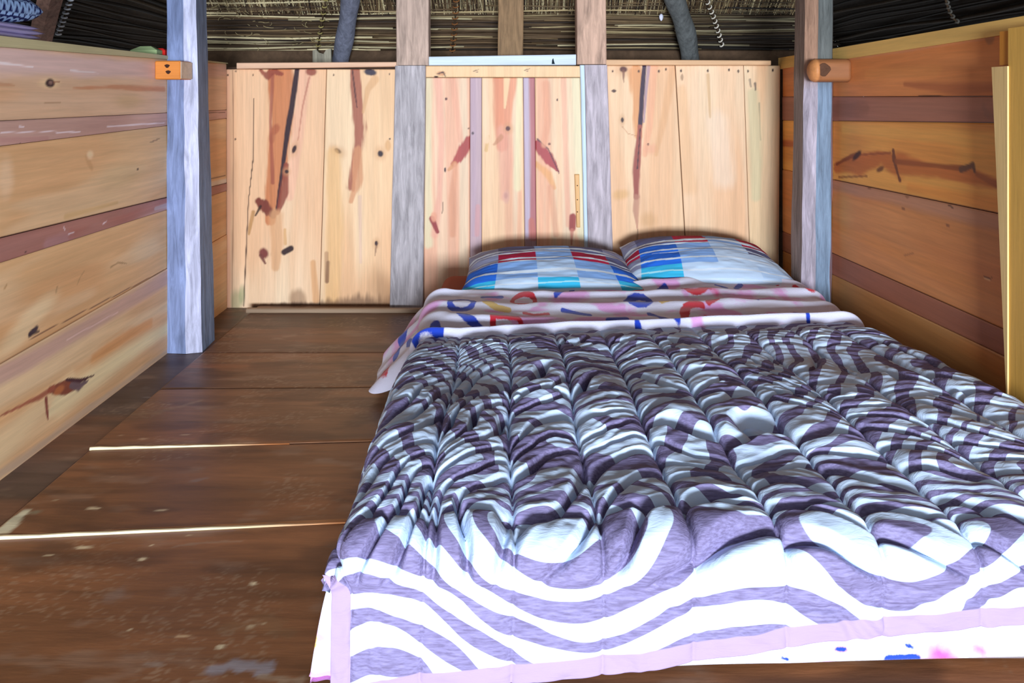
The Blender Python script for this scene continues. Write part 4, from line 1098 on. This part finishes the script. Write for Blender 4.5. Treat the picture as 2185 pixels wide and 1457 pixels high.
# ---------------- fleece blanket: turned back at the head, showing again below the comforter at the foot
def on_bed(px, py, z=BZ + .068): x, y, s = on_level(px, py, z); return (x, y, s)
na2, nb2 = 460, 520
a2 = np.linspace(-0.60, 1.36, na2)
Ag, Tg = np.meshgrid(a2, np.linspace(0, 1, nb2), indexing='ij')
headY = 2.83 + .02 * np.sin(Ag * 8) + .09 * smooth(.3, .8, Ag) - .08 * (1 - smooth(-.3, .05, Ag))
hang2 = np.where(Ag < -.1, .222, .205 - .028 * (Ag + .1))
footY = 1.228 + .045 - .045 * math.pi / 2 - (hang2 - .045)
Bg = headY + (footY - headY) * Tg
ZB = BZ + .012
# how far the left edge hangs: a loose flap near the fold, tucked in the middle, spreading again at the foot
cb, db = edge_profile(Bg, 1.228, 9, .045, .0, 0)
flap = smooth(2.27, 2.38, Bg)
lim = -.30 - .22 * flap * (1 - .35 * smooth(2.5, 2.85, Bg)) - .006 * flap * np.sin(Bg * 40)
Au = np.where(Ag < 0, Ag / .60 * -lim, Ag)
flare = .10 + .62 * flap
ca, da = edge_profile(Au, BX0 - .012, BX1 + .012, .055, 0.0, .1)
over = np.clip(-(Au - (BX0 - .012)), 0, None)
exc = np.clip(over - .03, 0, None)
ca = np.where(exc > 0, ca - exc * flare, ca); da = np.where(exc > 0, da * np.sqrt(np.clip(1 - (flare * .9) ** 2, .2, 1)), da)
wf = smooth(0.0, .05, db)
ca = ca * (1 - wf) + np.where(Au < -.2, -.2 + (Au + .2) / .1 * (.066 + .062 * np.sqrt(np.clip(db, 0, 1) / .2)), np.where(Au < .9, Au, ca)) * wf
da = da * (1 - wf * (Au < .5))
P0 = np.stack([ca, cb, ZB - np.maximum(da, db) - .2 * np.minimum(da, db)], -1)
P0[..., 2] = np.maximum(P0[..., 2], .02 + .012 * (noise(Ag * 30, Bg * 30, 5)))
nrm = normals(P0)
if nrm[na2 // 2, nb2 // 3, 2] < 0: nrm = -nrm
w1 = fbm(Ag * 3, Bg * 5, 501, 2) - .5; w2 = fbm(Ag * 7, Bg * 16, 502, 2) - .5
band = smooth(-.03, .0, Bg - headline(Ag) + .008)              # the turned-back part, double and rumpled
rum = (.5 + .5 * np.sin((Bg + .035 * np.sin(Ag * 3.3 + 1.2) + .10 * w1 + .04 * Ag) / .15 * 2 * math.pi)) ** 1.6
fold = .030 + .014 * rum * (.4 + 1.0 * smooth(-.1, .3, w1 + .12)) + .012 * w2
hemr = np.exp(-((Bg - headline(Ag) + .002) / .015) ** 2) * .030
tail = smooth(0, .02, headY - Bg)
h = band * (fold * (.35 + .65 * tail) * (.45 + .55 * smooth(0, .12, Bg - headline(Ag))) + hemr) + .004 * w2
h = h * (1 - .35 * smooth(.0, .05, da)) + .006 * w1 * smooth(0, .05, da) * 2
P = P0 + nrm * h[..., None]
P[..., 0] += -.004 * flap * smooth(.05, .12, da) * np.sin(Bg * 22 + 1)
P[..., 2] = np.maximum(P[..., 2], .018)
# print: letters and rings, splashes of pink
X_, Y_ = Au.ravel(), Bg.ravel()
def on_front(px, py):
    Yf = 1.222; z = H - (py - CY) * Yf / F
    return ((px - CX) * Yf / F, 1.228 + .045 - .045 * math.pi / 2 - (ZB - z - .045), Yf / F)
def field(strokes, jit=.0008):
    f = np.full(X_.shape, -1.0)
    for pts, hw in strokes:
        raw = abs(pts[0][1]) < 9; fr = pts[0][1] > 1300; ky = 1.0 if fr else 2.4; hw = hw * (1 if fr else .92)      # letters are long along the bed
        q = [(on_front if fr else on_bed)(*p_) for p_ in pts]; w = [hw * p_[2] for p_ in q]
        if raw: q = [(*p_, 1.0) for p_ in pts]; w = [hw / .92] * len(pts)
        _, r = seg_dist(X_, Y_ / ky, [(p_[0], p_[1] / ky) for p_ in q], w); f = np.maximum(f, r)
    f = f - .03 * np.exp(-((Y_ - headline(X_) + .006) / .016) ** 2) * (jit > .001 or len(strokes) < 16)
    return np.maximum(f, -.05) + (fbm(X_ * 90, Y_ * 90, 507, 2) - .5) * jit * 2
def ring(cx, cy, rx, ry, a0=0, a1=360, n=12):
    return [(cx + rx * math.cos(math.radians(t)), cy + 1.25 * ry * math.sin(math.radians(t))) for t in np.linspace(a0, a1, n)]
red = [(ring(1118, 627, 24, 8, -160, 100), 5), (ring(1115, 629, 22, 8, 60, 200), 5), ([(1052, 665), (1052, 680)], 7), ([(1054, 666), (1105, 667), (1118, 676)], 4.5), ([(1118, 676), (1110, 686)], 4),
       ([(1118, 654), (1140, 658), (1170, 656)], 4), (ring(1484, 606, 26, 8, 10, 190), 5.5), ([(1510, 604), (1514, 612)], 5), (ring(1484, 652, 28, 9, 30, 300), 6), ([(1465, 645), (1460, 658), (1475, 664)], 8), ([(1510, 640), (1530, 634)], 5),
       ([(1330, 604), (1370, 602)], 4), ([(-.445, 2.40), (-.48, 2.42)], .014), ([(1640, 586), (1655, 592)], 6), ([(1700, 600), (1720, 610)], 8)]
blue = [(ring(985, 637, 26, 7), 6), ([(980, 660), (1010, 672), (1036, 682)], 7), ([(1030, 622), (1070, 620)], 5), ([(1186, 622), (1214, 612), (1222, 604)], 5), ([(930, 672), (940, 690), (934, 704)], 9), (ring(912, 700, 26, 9, -170, -20), 4),
        ([(-.36, 2.64), (-.40, 2.56)], .016), ([(-.415, 2.50), (-.425, 2.47)], .014), ([(-.33, 2.40), (-.36, 2.46)], .012), (ring(1363, 631, 28, 8), 6), ([(1386, 653), (1420, 664), (1446, 670)], 6), ([(1300, 668), (1335, 664)], 8), ([(1400, 608), (1420, 600)], 6), ([(1570, 604), (1580, 594)], 5), ([(1528, 596), (1550, 602)], 4),
        ([(1575, 630), (1600, 628), (1616, 632)], 4), ([(1700, 650), (1745, 652)], 6), ([(1723, 662), (1730, 672)], 4), ([(1200, 650), (1260, 656)], 4), ([(1360, 676), (1370, 680)], 6), ([(1318, 680), (1324, 684)], 3), ([(1770, 672), (1780, 676)], 5),
        ([(1900, 1412), (1960, 1410)], 9), ([(1790, 1390), (1805, 1391)], 5), ([(1940, 1382), (1952, 1388)], 4), ([(1672, 1410), (1684, 1411)], 4)]
yel = [([(1035, 636), (1060, 645), (1085, 648)], 7), ([(1410, 636), (1440, 632), (1470, 634)], 6), ([(1614, 604), (1622, 606)], 6), ([(692, 1360), (694, 1385)], 6), ([(672, 1375), (676, 1380)], 6)]
hot = [([(1075, 680), (1105, 684), (1120, 680)], 6), ([(1500, 664), (1530, 666)], 6), ([(2008, 1402), (2030, 1418)], 18), ([(2090, 1390), (2108, 1398)], 9), ([(2110, 1420), (2150, 1432)], 6), ([(1520, 612), (1530, 618)], 5)]
pink_f = (fbm(X_ * 9, Y_ * 12, 511, 3) - .585) * .25
pink_f = pink_f - .06 * np.exp(-((Y_ - headline(X_) + .006) / .018) ** 2)
pink_f = np.maximum(pink_f, field([([(1190, 632), (1240, 618)], 16), ([(1560, 626), (1600, 620)], 14), ([(1660, 614), (1690, 630)], 12), ([(870, 668), (890, 660)], 10), ([(-.38, 2.7), (-.44, 2.5)], .02), ([(1320, 655), (1350, 650)], 8), ([(1590, 664), (1640, 660)], 7)], .01))
sh = Au.shape
bl = grid_obj('fleece_blanket', P, M_fleece, {'red': field(red).reshape(sh), 'blue': field(blue).reshape(sh), 'yellow': field(yel).reshape(sh), 'hot': field(hot, .006).reshape(sh), 'pink': pink_f.reshape(sh)}, .010)
tag(bl, 'white fleece blanket printed with red and blue letters, folded back below the pillows', 'blanket')

# ---------------- pillows
PAL = {'w': (196, 218, 244), 'p': (180, 206, 238), 'g': (146, 152, 186), 'b': (36, 104, 214), 'l': (136, 176, 234), 'c': (60, 190, 236), 'r': (170, 24, 66), 'd': (44, 84, 176), 'k': (96, 100, 140)}
def pillow(name, cx, cy, cz, hx, hy, hz, rz, cells, label, tilt=0.0, seed=0, ue=(-1, -.6, -.2, .2, .6, 1), ve=(1, .3, -.15, -.7, -.93, -1)):
    nu, nv = 280, 260
    mb = MB()
    faces_cols = []
    u = np.linspace(-1, 1, nu); v = np.linspace(-1, 1, nv)
    U, V_ = np.meshgrid(u, v, indexing='ij')
    # corners drawn out, sides slightly pulled in
    X = hx * U * (1 - .045 * (1 - U ** 2) ** 0 * (1 - V_ ** 2)); Yl = hy * V_ * (1 - .07 * (1 - U ** 2))
    X = X * (1 - .09 * (V_ + 1) / 2)
    k = np.clip((1 - np.abs(U) ** 2.0), 0, 1) ** .55 * np.clip((1 - np.abs(V_) ** 2.2), 0, 1) ** .6
    rows = len(cells)
    wr = (fbm(U * 3, V_ * 5, 601 + seed, 3) - .5)
    for sg in (1, -1):
        Z = sg * hz * k * (1 if sg > 0 else .75) + .012 * wr * (1 if sg > 0 else .3) * np.clip(k * 2, 0, 1) + .004 * np.sin(U * 30 + V_ * 8) * np.clip(np.abs(U) - .75, 0, 1) * 3
        # stripe / cell print by position on the cloth
        ncol = len(ue) - 1; ci = np.clip(np.searchsorted(ue, U.ravel()).reshape(U.shape) - 1, 0, ncol - 1)
        fv = np.interp(-V_, -np.array(ve), np.arange(len(ve))); fv = np.clip(fv, 0, rows - 1e-4); ri = np.floor(fv).astype(int); ff = fv - ri
        C = np.zeros(U.shape + (3,))
        for r in range(rows):
            for c in range(ncol):
                key = cells[r][c % len(cells[r])]
                m = (ri == r) & (ci == c)
                base = lin(PAL[key])
                st = np.where(np.sin((ff + .04 * np.sin(U * 5)) * 2 * np.pi * 1.5 + r) > .82, 1.0, 0.0)
                alt = lin((214, 226, 240)) if key != 'c' else lin((170, 230, 244))
                tone = base[None, None] * (1 + .25 * np.where(ff > .62, 1, 0) * (key in 'brd'))[..., None] if True else base
                val = tone * (1 - st[..., None]) + alt * st[..., None]
                C[m] = val[m]
        ct, s_ = math.cos(rz), math.sin(rz); tt = math.tan(tilt)
        Zt = Z + tt * Yl - .035 * np.abs(U) ** 5 * (V_ + 1) / 2
        W_ = np.stack([cx + X * ct - Yl * s_, cy + X * s_ + Yl * ct, cz + Zt], -1)
        mb.add(W_.reshape(-1, 3), [grid_faces(nu, nv)], C.reshape(-1, 3))
    o = mb.build(name, M_cloth, None, True); tag(o, label, 'pillow', 'patchwork pillows at the head of the bed'); return o
pillow('pillow', .182, 2.965, BZ + .064, .372, .235, .062, math.radians(1.5),
       ['gklkg', 'grlrk', 'blplb', 'cwcwc', 'wwwww'], 'left-hand blue, red and white patchwork pillow, nearer the bare mattress corner', math.radians(10), 0,
       (-1, -.63, -.18, .26, .68, 1))
pillow('pillow', .815, 3.055, BZ + .082, .345, .225, .070, math.radians(-2),
       ['gkrlr', 'rblpk', 'gblww', 'wcwwp', 'wdwww'], 'right-hand blue and white patchwork pillow beside the grey post', math.radians(12), 3,
       (-1, -.82, -.32, .12, .58, 1), (1, .18, -.2, -.6, -.9, -1))
